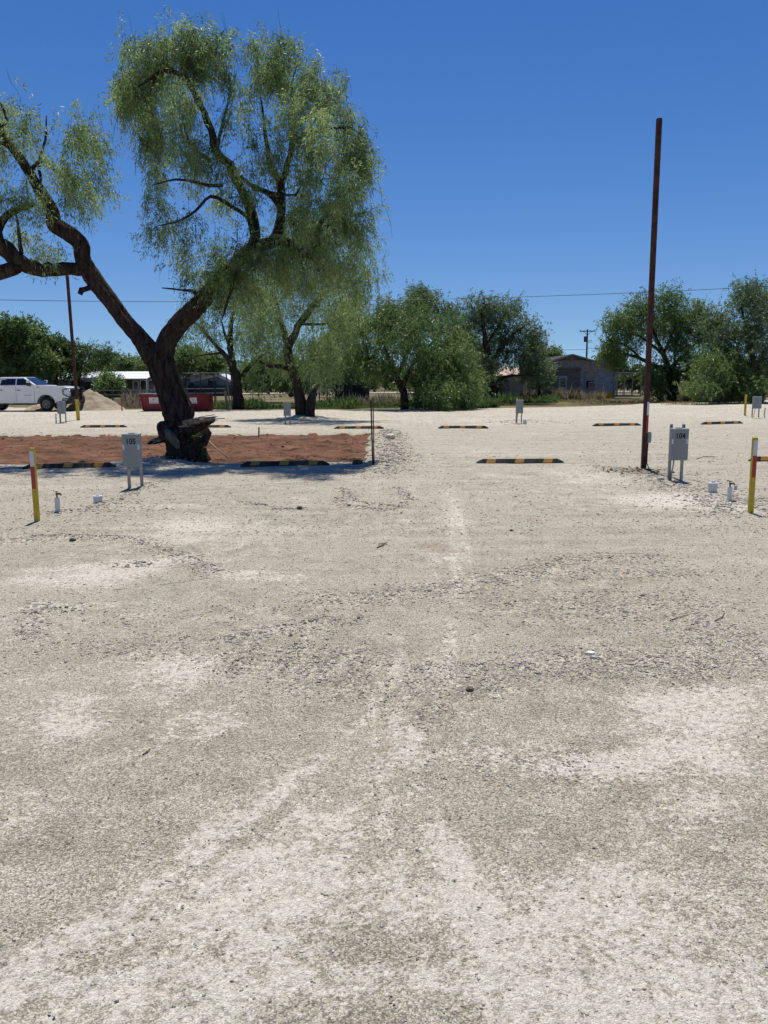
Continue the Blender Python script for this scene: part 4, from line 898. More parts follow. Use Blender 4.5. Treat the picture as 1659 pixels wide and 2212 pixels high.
# thin rusty stakes at the corner of the bed
p = onlot(805.5, 1006); t = thing('rusty_stake', 'thin rusty fence stake at the corner of the red dirt bed', 'stake', (p.x, p.y, p.z-.1))
hh = at(803, 861, p.y).z - p.z + .1; m = MB()
m.bar((0, 0, 0), (-.028, 0, hh-.03), .034, .008); m.bar((0, .012, 0), (-.028, .012, hh-.03), .007, .028)
for k in range(30): q = .1+k*(hh-.2)/30; m.box(-.028*q/hh-.006, -.028*q/hh+.006, -.012, -.003, q, q+.012)
m.build('fence_stake', M_RUST, t); m = MB(); m.tube([(.022, .0, 0), (.018, 0, hh*.6), (.010, 0, hh+.02)], .011, 7); m.build('rod', M_RUST, t)
def stake(label, u, v, vt, w, m_, lean=0):
    p = onlot(u, v); h = at(u, vt, p.y).z; o = MB().box(-w/2, w/2, -w*.25, w*.25, 0, h+.03).build('wooden_stake', m_); o.location = (p.x, p.y, p.z-.03); o.rotation_euler = (0, lean, 0); tag(o, label, 'stake'); return o
M_OSTK = mat('orange painted stake', (.42, .10, .045), .8, .2, var=.2, vscale=8); M_WOOD = mat('weathered wood', (.26, .21, .16), .9, .1, var=.35, vscale=5, stretch=(3, 3, .5), bump=.3)
stake('orange topped survey stake right of the sand pile', 264, 888, 861, .06, M_OSTK, -.05)
stake('short wooden stake at the far edge of the red dirt bed', 559, 939, 924, .045, M_WOOD, .04)
stake('small pale stake behind the far yellow footed post', 1060, 905, 903, .03, M_WOOD, .3) if False else None
# pale pole leaning out of the tree roots, pipe on the ground
M_STICK = mat('peeled stick', (.55, .42, .28), .8, .2, var=.15, vscale=10)
a = gp(440, 990); a = at(442, 944, a.y+.1); b_ = onlot(494, 991); m = MB(); m.tube([a, (a+b_)/2+Vector((0, 0, -.015)), b_], [.012, .013, .010], 7)
tag(m.build('long_stick', M_STICK, smooth=True), 'long pale stick leaning from the tree roots to the ground', 'stick')
a = onlot(236, 1003); b_ = onlot(322, 1004); m = MB(); m.tube([a+Vector((0, 0, .03)), b_+Vector((0, 0, .03))], .022, 9)
tag(m.build('white_pipe', M_PVC, smooth=True), 'white plastic pipe lying at the edge of the dirt bed', 'pipe')

# ---------------------------------------------------------------- pickup
M_PAINT = mat('white car paint', (.72, .73, .74), .22, .5, coat=.6, var=.03, vscale=1.5); M_GLASS = mat('dark tinted glass', (.008, .010, .014), .06, .8)
M_TYRE = mat('tyre rubber', (.03, .028, .026), .85, .2, var=.3, vscale=10); M_RIM = mat('alloy rim', (.22, .215, .20), .4, .5, .6, var=.2, vscale=12)
M_BLKP = mat('black plastic', (.016, .016, .017), .5, .4); M_CHROME = mat('chrome', (.65, .66, .68), .12, .5, .95); M_LAMP = mat('lamp glass', (.66, .69, .72), .1, .7)
M_DUSTP = mat('white car paint with road dust', (.80, .80, .80), .3, .5, coat=.4, col2=(.72, .70, .655), vscale=1.2)
tk = thing('pickup_truck', 'white crew cab pickup truck with black grille guard parked at the left edge', 'pickup truck', (-18.75, 51.35, .02), rad(-2.5))
def arch(cx, r, n=9): return [(cx + r*math.cos(a), max(.46, .42 + r*math.sin(a))) for a in [math.pi*k/(n-1) for k in range(n)]]
Wd = 1.0
prof = [(-.10, .62), (-.02, .80), (0, 1.12), (-.07, 1.36), (-.30, 1.44), (-1.1, 1.50), (-1.95, 1.55), (-2.1, 1.52), (-4.42, 1.50), (-4.44, 1.46), (-6.22, 1.46), (-6.25, .66), (-5.9, .52)] + [(q[0], q[1]) for q in arch(-5.12, .52)[::-1]] + [(-4.5, .47), (-1.98, .47)] + [(q[0], q[1]) for q in arch(-1.42, .53)[::-1]] + [(-.80, .58)]
MB().prism(prof, 'y', -Wd, Wd).build('body', M_DUSTP, tk, bevel=.035, smooth=False)
cb = MB(); zb, zt = 1.50, 2.03
bt = [(-1.95, -.95), (-4.42, -.95), (-4.42, .95), (-1.95, .95)]; tp_ = [(-2.78, -.76), (-4.25, -.78), (-4.25, .78), (-2.78, .76)]
cb.add([(x, y, zb) for x, y in bt]+[(x, y, zt) for x, y in tp_], [(0,1,2,3), (7,6,5,4), (0,4,5,1), (1,5,6,2), (2,6,7,3), (3,7,4,0)]); cb.build('cab', M_PAINT, tk, bevel=.07, seg=3, smooth=False)
def side_y(z, x=0): return -(.95-(.95-.77)*(z-zb)/(zt-zb)) - .006
def pane(name, pts, m, s=-1, t_=.0):
    mb = MB(); vs = [(x, (side_y(z))*(1 if s < 0 else -1), z) for x, z in pts]; vs2 = [(x, y+(.02 if s < 0 else -.02), z) for x, y, z in vs]; n = len(vs)
    mb.add(vs+vs2, [tuple(range(n)), tuple(range(n, 2*n))[::-1]]+[(i, (i+1) % n, n+(i+1) % n, n+i) for i in range(n)]); return mb.build(name, m, tk)
for s_ in (-1, 1):
    pane('window', [(-2.28, 1.55), (-3.20, 1.55), (-3.20, 1.93), (-2.80, 1.93), (-2.62, 1.84)], M_GLASS, s_); pane('window', [(-3.27, 1.55), (-4.20, 1.55), (-4.12, 1.93), (-3.27, 1.93)], M_GLASS, s_)
    yy = s_*Wd
    for x in (-2.12, -3.235, -4.30, -4.43): MB().box(x-.006, x+.006, min(yy, yy+s_*.003), max(yy, yy+s_*.003), .56, 1.49).build('door_seam', M_BLKP, tk)
    for x in (-3.05, -4.15): MB().box(x-.12, x+.10, min(yy, yy+s_*.04), max(yy, yy+s_*.04), 1.235, 1.275).build('door_handle', M_BLKP, tk, bevel=.01)
    MB().box(-4.4, -2.05, min(yy-s_*.12, yy+s_*.06), max(yy-s_*.12, yy+s_*.06), .38, .44).build('running_board', M_BLKP, tk, bevel=.015)
    hl = MB(); hl.prism([(-.52, 1.30), (-.03, 1.28), (.02, 1.15), (.015, .90), (-.14, .88), (-.16, 1.06), (-.46, 1.10)], 'y', min(yy-s_*.38, yy+s_*.006), max(yy-s_*.38, yy+s_*.006)); hl.build('headlight', M_LAMP, tk, bevel=.01)
    MB().box(-.40, .025, min(yy-s_*.36, yy+s_*.010), max(yy-s_*.36, yy+s_*.010), 1.11, 1.17).build('headlight_bar', M_CHROME, tk)
    mr = MB(); mr.box(-2.42, -2.28, min(yy+s_*.04, yy+s_*.30), max(yy+s_*.04, yy+s_*.30), 1.50, 1.82); mr.box(-2.36, -2.30, min(yy-s_*.06, yy+s_*.08), max(yy-s_*.06, yy+s_*.08), 1.46, 1.54); ob = mr.build('side_mirror', M_BLKP, tk, bevel=.03)
    MB().box(-2.43, -2.27, min(yy+s_*.05, yy+s_*.31), max(yy+s_*.05, yy+s_*.31), 1.68, 1.84).build('mirror_cap', M_PAINT, tk, bevel=.03)
    for cx in (-1.42, -5.12):
        fl = MB(); P_ = [(cx+.55*math.cos(a), .42+.55*math.sin(a)) for a in [math.pi*k/14 for k in range(15)]]; Q_ = [(cx+.50*math.cos(a), .42+.50*math.sin(a)) for a in [math.pi*k/14 for k in range(15)]][::-1]
        for i in range(14): fl.prism([P_[i], P_[i+1], Q_[13-i], Q_[14-i]], 'y', min(yy, yy+s_*.03), max(yy, yy+s_*.03))
        fl.build('wheel_arch', M_BLKP, tk)
        R4 = Matrix.Translation((cx, s_*.90, .405)) @ Matrix.Rotation(rad(90), 4, 'X')
        wl = MB(); wl.lathe([(.23, -.13), (.34, -.14), (.385, -.125), (.405, -.08), (.405, .08), (.385, .125), (.34, .14), (.23, .13)], 32, R4); wh = wl.build('wheel', M_TYRE, tk, smooth=False)
        rb = MB(); rb.lathe([(.235, -.125), (.235, .125)], 28, R4)
        rm = MB(); rm.lathe([(.24, -.115), (.24, -.145), (.215, -.146), (.205, -.11), (.08, -.125), (.07, -.155), (.001, -.157)], 28, R4 if s_ < 0 else R4 @ Matrix.Rotation(math.pi, 4, 'X'))
        # +Y local after the turn points to -Y of the truck for the near side
        for k in range(8):
            a = k*math.pi/4; q = Matrix.Rotation(a, 4, 'Z'); rm.box(.10, .22, -.022, .022, -.150, -.125, (R4 if s_ < 0 else R4 @ Matrix.Rotation(math.pi, 4, 'X')) @ q)
            rm.box(.10, .22, -.022, .022, .125, .150, (R4 if s_ < 0 else R4 @ Matrix.Rotation(math.pi, 4, 'X')) @ q)
        rb.lathe([(.24, .115), (.24, .145), (.215, .146), (.205, .11), (.08, .125), (.07, .155), (.001, .157)], 28, R4)
        r1 = rm.build('rim', M_RIM, wh); r2 = rb.build('hub', M_RIM, wh)
ws = MB(); ws.add([(-2.02, -.86, 1.56), (-2.02, .86, 1.56), (-2.74, .70, 1.985), (-2.74, -.70, 1.985)], [(0,1,2,3)]); ws.add([(-1.99, -.86, 1.575), (-1.99, .86, 1.575), (-2.72, .70, 2.005), (-2.72, -.70, 2.005)], [(0,1,2,3)]); ws.build('windshield', M_GLASS, tk)
rw = MB().box(-4.40, -4.385, -.62, .62, 1.58, 1.90, Matrix.Translation((0,0,0))); rw.build('rear_window', M_GLASS, tk)
MB().box(-.02, .035, -.78, .78, .84, 1.30).build('grille', M_BLKP, tk, bevel=.02)
for z_ in (.93, 1.06, 1.20): MB().box(.03, .045, -.70, .70, z_-.012, z_+.012).build('grille_bar', M_DARK, tk)
bp_ = MB(); bp_.prism([(-.55, .50), (-.42, .80), (.10, .82), (.16, .74), (.16, .52), (.05, .42), (-.30, .40)], 'y', -1.0, 1.0); bp_.build('front_bumper', M_BLKP, tk, bevel=.03)
MB().box(-6.42, -6.24, -.95, .95, .50, .72).build('rear_bumper', M_CHROME, tk, bevel=.03)
MB().box(.155, .165, -.62, -.20, .60, .70).build('tow_light', M_LAMP, tk)
MB().box(-.75, -1.05, -.30, .30, 1.485, 1.535).build('hood_scoop', M_BLKP, tk, bevel=.02)
gd = MB()
for s_ in (-1, 1):
    gd.prism([(.10, .60), (.24, .66), (.27, 1.40), (.20, 1.44), (.13, 1.40), (.12, .90)], 'y', s_*.32-.03, s_*.32+.03)
    gd.tube([(.18, s_*.35, 1.36), (.14, s_*.86, 1.34), (-.10, s_*1.03, 1.32), (-.34, s_*1.05, 1.28), (-.36, s_*1.05, 1.02), (-.12, s_*1.05, .86), (.14, s_*.98, .84), (.19, s_*.35, .84)], .026, 8)
    gd.tube([(.14, s_*.70, 1.35), (.16, s_*.70, .84)], .02, 6)
for z_ in (.84, 1.10, 1.38): gd.tube([(.20, -.34, z_), (.20, .34, z_)], .026, 8)
for k in range(-3, 4): gd.tube([(.20, k*.085, .84), (.20, k*.085, 1.38)], .008, 5)
gd.build('grille_guard', M_DARK, tk, kind='stuff')
MB().box(-.04, -.02, .99, 1.0, 1.2, 1.3).build('side_marker', M_ORG, tk)
MB().box(-2.75, -2.30, -1.004, -1.0, .93, .965).build('badge', M_RIM, tk)
MB().box(-1.95, -1.80, -1.004, -1.0, 1.385, 1.425).build('badge', M_RIM, tk)
ub = MB(); ub.box(-5.9, -.4, -.55, .55, .45, .70); ub.build('chassis', M_BLKP, tk)

# ---------------------------------------------------------------- sand pile
M_SAND = mat('heaped sand', (.29, .235, .165), .95, .1, col2=(.39, .325, .24), vscale=1.5, vdetail=10, bump=.8, bscale=6)
pc = at(196, 880, 53.5)
def sandH(x, y):
    w_ = (fbm(x*1.2, y*1.2, 4)-.5)
    d = np.hypot((x-pc.x)/2.35, (y-pc.y)/2.0) + w_*.22; h_ = 1.38*np.clip(1-d, 0, 1)**.95
    d2 = np.hypot((x-pc.x+2.6)/1.9, (y-pc.y-.3)/1.8) + w_*.2; h_ = np.maximum(h_, .95*np.clip(1-d2, 0, 1)**.9)
    d3 = np.hypot((x-pc.x-1.2)/1.8, (y-pc.y+.9)/1.1) + w_*.3; h_ = np.maximum(h_, .45*np.clip(1-d3, 0, 1))
    return h_ + (fbm(x*4, y*4, 4)-.5)*.26*np.clip(h_*3, 0, 1) - .12
sd = grid_mesh('sand_pile', np.arange(pc.x-5, pc.x+3.4, .07), np.arange(pc.y-2.8, pc.y+2.8, .07), sandH, M_SAND); tag(sd, 'tall heap of tan sand behind the pickup nose', 'sand pile', kind='thing')

# ---------------------------------------------------------------- dumpsters
M_DRED = mat('dark red dumpster paint', (.19, .012, .022), .5, .4, var=.25, vscale=2.5, bump=.1); M_DRED2 = mat('faded red dumpster paint', (.17, .012, .018), .6, .3, var=.3, vscale=2, bump=.1)
M_LID = mat('grey plastic lid', (.17, .18, .19), .5, .4); M_SIGN = mat('white sign', (.66, .65, .62), .6); M_SIGNTXT = mat('faded red print', (.30, .12, .10), .7)
def dumpster(label, u0, u1, paint, sg, lidm):
    a = gp(u0, 889); b_ = gp(u1, 889); wd = b_.x-a.x; t = thing('dumpster', label, 'dumpster', ((a.x+b_.x)/2, a.y, 0), 0, 'red dumpsters')
    x0, x1 = -wd/2, wd/2; mb = MB()
    def ring(z, g0, g1, d0, d1): return [(x0-g0, d0, z), (x1+g1, d0, z), (x1+g1, d1, z), (x0-g0, d1, z)]
    vs = ring(.02, -.22, 0, .05, 1.25)+ring(.92, 0, 0, -.05, 1.3)+ring(.98, .04, .02, -.08, 1.33)
    mb.add(vs, [(3,2,1,0)]+[(i, (i+1) % 4, 4+(i+1) % 4, 4+i) for i in range(4)]+[(4+i, 4+(i+1) % 4, 8+(i+1) % 4, 8+i) for i in range(4)]+[(8,9,10,11)]); mb.build('body', paint, t, bevel=.012)
    for x in (x0+.10, x1-.06): mb = MB(); mb.bar((x+.1, .02, .05), (x, -.07, .92), .06, .05); mb.build('rib', paint, t)
    for k in range(2):
        xa = x0-.05+k*(wd/2+.03); mb = MB(); mb.prism([(xa, 1.0), (xa+.06, 1.05), (xa+wd/2-.03, 1.04), (xa+wd/2+.01, .99)], 'y', -.14, 1.36); mb.build('lid', lidm, t, bevel=.012)
    for x in (x0-.06, x1+.02): MB().box(x-.02, x+.05, .3, 1.0, .60, .72).build('fork_pocket', paint, t, bevel=.01)
    sx0, sx1, sz0, sz1 = sg; yf = lambda z_: .05-.10*(z_-.02)/.9-.006
    mb = MB(); mb.add([(sx0, yf(sz0)-.01, sz0), (sx1, yf(sz0)-.01, sz0), (sx1, yf(sz1)-.01, sz1), (sx0, yf(sz1)-.01, sz1), (sx0, yf(sz0), sz0), (sx1, yf(sz0), sz0), (sx1, yf(sz1), sz1), (sx0, yf(sz1), sz1)], [(0,1,2,3), (7,6,5,4), (0,4,5,1), (1,5,6,2), (2,6,7,3), (3,7,4,0)]); sgn = mb.build('sign', M_SIGN, t)
    pr = MB(); cx = (sx0+sx1)/2
    for (fx, fz, fw, fh) in [(0, .84, .34, .05), (0, .60, .09, .16), (0, .56, .24, .035), (0, .36, .36, .03), (0, .14, .42, .085)]:
        zc = sz0+(sz1-sz0)*fz; W_ = (sx1-sx0)*fw; h_ = (sz1-sz0)*fh; n_ = max(1, int(fw*14)) 
        for k in range(n_):
            xa = cx-W_+2*W_*k/n_; pr.box(xa, xa+2*W_/n_*.72, yf(zc)-.014, yf(zc)-.011, zc-h_/2, zc+h_/2)
    pr.build('sign_print', M_SIGNTXT, sgn, kind='stuff'); return t
dumpster('dark red dumpster left of the leaning tree trunk with a large white sign', 302, 373, M_DRED, (-.42, .12, .46, .82), M_LID)
dumpster('dark red dumpster right of the leaning tree trunk with a small white sign', 379, 449, M_DRED2, (-.12, .30, .46, .80), M_DARK)

# ---------------------------------------------------------------- fences
M_PIPE = mat('dark fence pipe', (.05, .048, .047), .6, .4, var=.2)
def pipe_fence(label, u0, u1, Y, rails, n, hgt, m_=None, wood_end=False):
    a = at(u0, 870, Y); b_ = at(u1, 870, Y); t = thing('pipe_fence', label, 'fence', (a.x, Y, -.05)); L = b_.x-a.x
    for z_ in rails: m = MB(); m.tube([(0, 0, z_), (L, 0, z_)], .035, 7); m.build('rail', m_ or M_PIPE, t)
    for k in range(n): x = L*k/(n-1); m = MB(); m.tube([(x, 0, 0), (x, 0, hgt)], .045, 7); m.build('post', m_ or M_PIPE, t)
    return t
pipe_fence('dark pipe fence on the grass between the pickup and the leaning tree', 180, 372, 67, (1.12, .75, .38), 7, 1.2)
pipe_fence('dark pipe fence on the grass right of the dumpsters', 378, 489, 67, (1.2, .85), 6, 1.25)
pipe_fence('wire and post fence behind the big trees', 690, 760, 60, (1.1, .6, .3), 5, 1.6)
o = MB().bar((0, 0, 0), (-.12, 0, 1.25), .14, .14).build('wooden_post', M_WOOD); p = at(492, 885, 51.5); o.location = (p.x, p.y, -.08); tag(o, 'leaning wooden post at the right end of the pipe fence', 'post')
o = MB().bar((0, 0, 0), (-.35, 0, 3.9), .09, .09).build('wooden_post', M_WOOD); p = at(497, 885, 66); o.location = (p.x, p.y, -.08); tag(o, 'tall thin grey post leaning behind the fence end', 'post')
t = thing('pipe_gantry', 'tall dark pipe frame above the fence right of the leaning trunk', 'pipe gantry', tuple(at(398, 870, 66)[:2])+(-.08,))
m = MB(); m.tube([(0, 0, 2.45), (3.75, 0, 2.45)], .045, 6); m.build('top_rail', M_PIPE, t)
for x in (0, 1.35, 2.4, 3.75): m = MB(); m.tube([(x, 0, 0), (x, 0, 2.47)], .045, 6); m.build('upright', M_PIPE, t)

# ---------------------------------------------------------------- weathered house on the right
M_SID1 = mat('bare brown siding', (.15, .125, .115), .9, .15, col2=(.28, .235, .21), vscale=2.0, vdetail=10, stretch=(.5, 1, 3)); M_SID2 = mat('peeling blue grey siding', (.22, .245, .29), .9, .15, col2=(.44, .47, .51), vscale=2.2, vdetail=10, stretch=(.45, 1, 3.5))
M_GAB = mat('pale gable boards', (.42, .385, .35), .9, .15, col2=(.25, .22, .20), vscale=2, stretch=(3, 1, .5)); M_TRIM = mat('grey trim', (.34, .335, .33), .8, .2, var=.15, vscale=5)
M_SHIN = mat('old shingles', (.075, .065, .06), .95, .1, var=.3, vscale=4); M_TIN = mat('rusted tin', (.30, .17, .12), .6, .3, .2, col2=(.48, .44, .40), vscale=1.4, vdetail=6); M_TINW = mat('grey corrugated tin', (.28, .275, .27), .6, .3, .3, var=.2, vscale=1.5)
M_DOOR = mat('off white door', (.42, .41, .40), .7, .3, var=.08); M_GL2 = mat('window glass', (.015, .018, .022), .1, .7)
M_YSIGN = mat('faded yellow board', (.30, .20, .035), .8, .2, var=.15)
HY = 78.0
h0 = at(1144, 860, HY); h1 = at(1326, 860, HY); hw = h1.x-h0.x
house = thing('weathered_house', 'abandoned weathered wooden house with sagging gable roof and porch', 'house', (h0.x, HY, -.08))
EH, RH = 2.88, 4.02; rx = at(1235, 800, HY).x-h0.x; xs_ = at(1254, 800, HY).x-h0.x; LH = 9.0
def hx(u): return at(u, 830, HY).x-h0.x
def hzz(v): return at(1240, v, HY).z+.08
mb = MB(); mb.prism([(0.02, 0), (hw-.02, 0), (hw-.02, EH-.02), (rx, RH-.05), (.02, EH-.02)], 'y', .06, LH); mb.build('wall', M_SID1, house)
def siding(name, x0, x1, z0, z1, m_, step=.125):
    mb = MB(); z_ = z0; r2 = random.Random(4)
    while z_ < z1: 
        zz = min(z_+step*.96, z1); q = r2.uniform(0, .012); mb.prism([(.0-q, z_), (-.0+.035, zz), (.058, zz), (.058, z_)], 'x', x0, x1); z_ += step
    return mb.build(name, m_, house, kind='stuff')
siding('siding', 0, xs_-.01, .05, EH-.1, M_SID1); siding('siding', xs_, hw, .05, EH-.25, M_SID2)
mb = MB(); r2 = random.Random(6); x = xs_-1.2
x = .3
while x < hw-.1:
    top = EH+(RH-EH)*(x/rx if x < rx else (hw-x)/(hw-rx)) - .12; lowz = (EH-.35 if x > xs_ else EH+.05) - r2.uniform(0, .12)
    if top > lowz: mb.box(x, x+.16, -.02, .03, lowz, max(lowz+.02, min(top, RH-.48)))
    x += .17
mb.build('gable_boards', M_GAB, house, kind='stuff')
MB().box(.9, xs_-.02, -.10, -.02, EH-.12, EH+.02).build('awning_board', M_SID1, house)
rf = MB(); rf.prism([(-.35, EH-.14), (rx, RH), (rx, RH+.10), (-.38, EH-.03)], 'y', -.35, LH+.3); rf.prism([(rx, RH), (hw+.35, EH-.16), (hw+.38, EH-.05), (rx, RH+.10)], 'y', -.35, LH+.3); rf.build('roof', M_SHIN, house)
for (p0, p1_) in (((-.36, EH-.20), (rx, RH-.03)), ((rx, RH-.03), (hw+.36, EH-.20))):
    mb = MB(); mb.prism([p0, (p0[0], p0[1]+.12), (p1_[0], p1_[1]+.12), p1_], 'y', -.385, -.352); mb.build('barge_board', M_GAB, house)
MB().box(rx-.05, rx+.05, -.03, .03, RH-.45, RH-.1).build('king_post', M_TRIM, house)
# door with nine panes
x0, x1 = hx(1207), hx(1224.5); dr = MB().box(x0, x1, -.03, .05, .08, 2.12).build('door', M_DOOR, house, bevel=.01)
MB().box(x0-.09, x1+.09, -.015, .045, .05, 2.26).build('door_frame', M_SID1, house)
for r_i in range(3):
    for c_i in range(3):
        pw = (x1-x0-.26)/3; MB().box(x0+.13+c_i*pw+.015, x0+.13+(c_i+1)*pw-.015, -.034, -.028, 1.12+r_i*.28, 1.12+r_i*.28+.25).build('pane', M_GL2, dr)
x0, x1 = hx(1264), hx(1285); wf = MB(); 
for (a0, a1, c0, c1) in ((x0, x0+.08, .95, 2.45), (x1-.08, x1, .95, 2.45), (x0, x1, 2.37, 2.45), (x0, x1, .95, 1.02)): wf.box(a0, a1, -.07, .0, c0, c1)
wf = wf.build('window', M_TRIM, house); MB().box(x0+.08, x1-.08, -.02, -.012, 1.65, 2.37).build('window_board', M_GAB, wf); MB().box(x0+.08, x1-.08, -.02, -.012, 1.02, 1.65).build('pane', M_GL2, wf)
MB().box(x0+.26, x1-.02, -.42, -.02, .98, 1.58).build('air_conditioner', M_TRIM, house, bevel=.02); MB().box(x0+.33, x1-.09, -.425, -.42, 1.05, 1.50).build('cooler_grille', mat('cooler grille', (.12, .125, .13), .7, var=.2), house)
MB().box(hw-.04, hw+.07, -.09, .05, 0, EH-.1).build('corner_board', M_TRIM, house)
px1 = hx(1384)
pr = MB(); pr.prism([(hw+.0, EH-.18), (px1+.15, EH-.55), (px1+.15, EH-.44), (hw+.0, EH-.06)], 'y', -.2, 5.5); pr.build('porch_roof', M_SHIN, house)
MB().box(hw+.05, px1+.1, -.24, -.20, EH-.56, EH-.42, Matrix.Translation((0,0,0))).build('porch_beam', M_TRIM, house)
for (x, y, m_) in ((hw+.18, -.1, M_TRIM), (px1, -.1, M_TRIM), (px1, 2.6, M_TRIM), (px1, 5.3, M_TRIM), (hw+.9, 5.3, M_SID1), (hw+1.7, 5.3, M_SID1)): MB().box(x-.05, x+.05, y-.05, y+.05, .25, EH-.3-.3*(x-hw)/(px1-hw)).build('porch_post', m_, house)
MB().box(hw+.08, px1+.1, -.15, 5.5, .18, .28).build('porch_floor', M_TRIM, house)
for k in range(9): x = hw+.3+k*.25; MB().box(x-.02, x+.02, 5.25, 5.29, .28, 1.15).build('baluster', M_SID1, house)
MB().box(hw+.1, px1, 5.24, 5.30, 1.15, 1.21).build('handrail', M_SID1, house)
o = MB().box(-.42, .42, -.03, .03, .25, .85).build('yellow_board', M_YSIGN); p = at(1314, 855, 76.3); o.location = (p.x, p.y, -.3); tag(o, 'faded yellow board leaning before the porch corner of the weathered house', 'board')
o = MB().bar((0, 0, 0), (-.42, 0, 1.25), .05, .05).build('leaning_plank', M_TRIM); p = at(1290, 855, 76.2); o.location = (p.x+.25, p.y, -.1); tag(o, 'thin grey plank leaning left of the yellow board', 'plank')

# tin shed
s0 = at(1066, 845, 72); s1 = at(1127, 845, 72); sw = s1.x-s0.x
shed = thing('tin_shed', 'small shed with rusty tin roof and corrugated walls half hidden by the leaning mesquite', 'shed', (s0.x, 72, -.08))
zt_ = at(1097, 811, 72).z+.08; zr = at(1097, 795, 72).z+.08
mb = MB(); x = 0
while x < sw: mb.box(x, x+.07, 0, .05, 0, zt_); mb.box(x+.07, x+.12, .015, .05, 0, zt_-.01); x += .12
mb.build('corrugated_wall', M_TINW, shed, kind='stuff'); MB().box(.02, sw-.02, .06, 4, 0, zt_-.02).build('wall', M_TINW, shed)
r2 = random.Random(3)
for k in range(5):
    xa = -.2+k*(sw+.4)/5; mb = MB(); q = r2.uniform(-.03, .05); mb.add([(xa, -.35+q, zt_-.05+q), (xa+(sw+.4)/5+.05, -.35, zt_-.04+q), (xa+(sw+.4)/5+.05, 2.3, zr+.1), (xa, 2.3, zr+.1+q), (xa, -.35+q, zt_-.01+q), (xa+(sw+.4)/5+.05, -.35, zt_+q), (xa+(sw+.4)/5+.05, 2.3, zr+.14), (xa, 2.3, zr+.14+q)], [(3,2,1,0), (4,5,6,7), (0,1,5,4), (1,2,6,5), (2,3,7,6), (3,0,4,7)]); mb.build('roof_sheet', M_TIN, shed)
# dark container
M_CONT = mat('dark green panel', (.022, .028, .030), .7, .3, var=.3, vscale=2)
c0 = at(724, 866, 61); c1 = at(797, 866, 61); cw = c1.x-c0.x
ct_ = thing('storage_container', 'dark windowless storage container in the brush behind the trees', 'container', (c0.x, 61, -.08))
MB().box(0, cw, .05, 2.3, .15, 1.45).build('body', M_CONT, ct_)
mb = MB(); x = .05
while x < cw-.1: mb.box(x, x+.12, .0, .05, .2, 1.38); x += .24
mb.build('side_ribs', M_CONT, ct_, kind='stuff'); MB().box(-.03, cw+.03, -.02, 2.33, 1.45, 1.50).build('roof', M_CONT, ct_)
# ---------------------------------------------------------------- houses on the left
M_WROOF = mat('white metal roof', (.74, .75, .76), .45, .4, var=.05, vscale=.8); M_WALLP = mat('pale plaster wall', (.30, .31, .34), .85, .2, var=.08, vscale=.6); M_WALLD = mat('dark grey wall', (.075, .08, .085), .85, .2, var=.1); M_EAVE = mat('grey fascia', (.30, .32, .32), .7)
YL = 104.0
a = at(160, 850, YL); b_ = at(395, 850, YL); LW = b_.x-a.x
lh = thing('long_house', 'long low house with bright white metal roof left of the leaning trunk', 'house', (a.x, YL, -.08))
lx = lambda u: at(u, 850, YL).x-a.x
lz = lambda v: at(260, v, YL).z+.08
MB().box(0, LW, 0, 7, 0, lz(817)).build('wall', M_WALLP, lh)
mb = MB(); mb.prism([(-.3, lz(817)), (3.6, lz(803.5)), (7.3, lz(817)), (7.3, lz(817)+.1), (3.6, lz(803.5)+.1), (-.3, lz(817)+.1)], 'x', -.3, LW+.3); mb.build('roof', M_WROOF, lh)
mb = MB(); mb.prism([(-3.4, lz(819.5)), (.2, lz(808)), (.2, lz(808)+.08), (-3.4, lz(819.5)+.08)], 'x', lx(243), lx(336)); mb.build('porch_roof', M_WROOF, lh)
for u_ in (246, 286, 334): MB().box(lx(u_)-.06, lx(u_)+.06, -3.3, -3.18, 0, lz(819.5)).build('porch_post', M_WROOF, lh)
def lwin(u0, u1, v0, v1, arch_=True):
    x0, x1, z0, z1 = lx(u0), lx(u1), lz(v1), lz(v0); pts = [(x0, z0), (x1, z0), (x1, z1-.25)]; 
    if arch_: pts += [((x0+x1)/2+(x1-x0)/2*math.cos(q), z1-.25+.25*math.sin(q)) for q in [math.pi*k/6 for k in range(1, 6)]]
    pts += [(x0, z1-.25)]; f = MB(); f.prism([(x-(.1 if x < (x0+x1)/2 else -.1), z_+(.08 if z_ > z0+.1 else -.08)) for x, z_ in pts], 'y', -.05, .01); f = f.build('window', M_WROOF, lh); g_ = MB(); g_.prism(pts, 'y', -.06, -.045); g_.build('pane', M_GL2, f)
lwin(305, 318, 822, 844); lwin(322, 333, 822, 844); lwin(182, 202, 823, 850); lwin(290, 299, 824, 844); lwin(255, 268, 822, 850, False)
MB().box(lx(244), lx(286), -.06, -.01, 0, lz(819)).build('dark_entry', M_WALLD, lh)
a = at(418, 850, 108); sh2 = thing('white_roof_house', 'small house with white metal roof right of the leaning trunk', 'house', (a.x, 108, -.08)); w2 = at(500, 850, 108).x-a.x; q2 = lambda v: at(460, v, 108).z+.08
mb = MB(); mb.prism([(0, 0), (w2, 0), (w2, q2(826)), (w2*.62, q2(815)), (0, q2(826))], 'y', 0, 7); mb.build('wall', M_WALLP, sh2)
mb = MB(); mb.prism([(-.3, q2(826)), (w2*.62, q2(814)), (w2*.62, q2(814)+.5), (-.3, q2(809.5))], 'y', -.2, 7); mb.prism([(w2*.62, q2(814)), (w2+.3, q2(828)), (w2+.3, q2(828)+.25), (w2*.62, q2(814)+.5)], 'y', -.2, 7); mb.build('roof', M_WROOF, sh2)
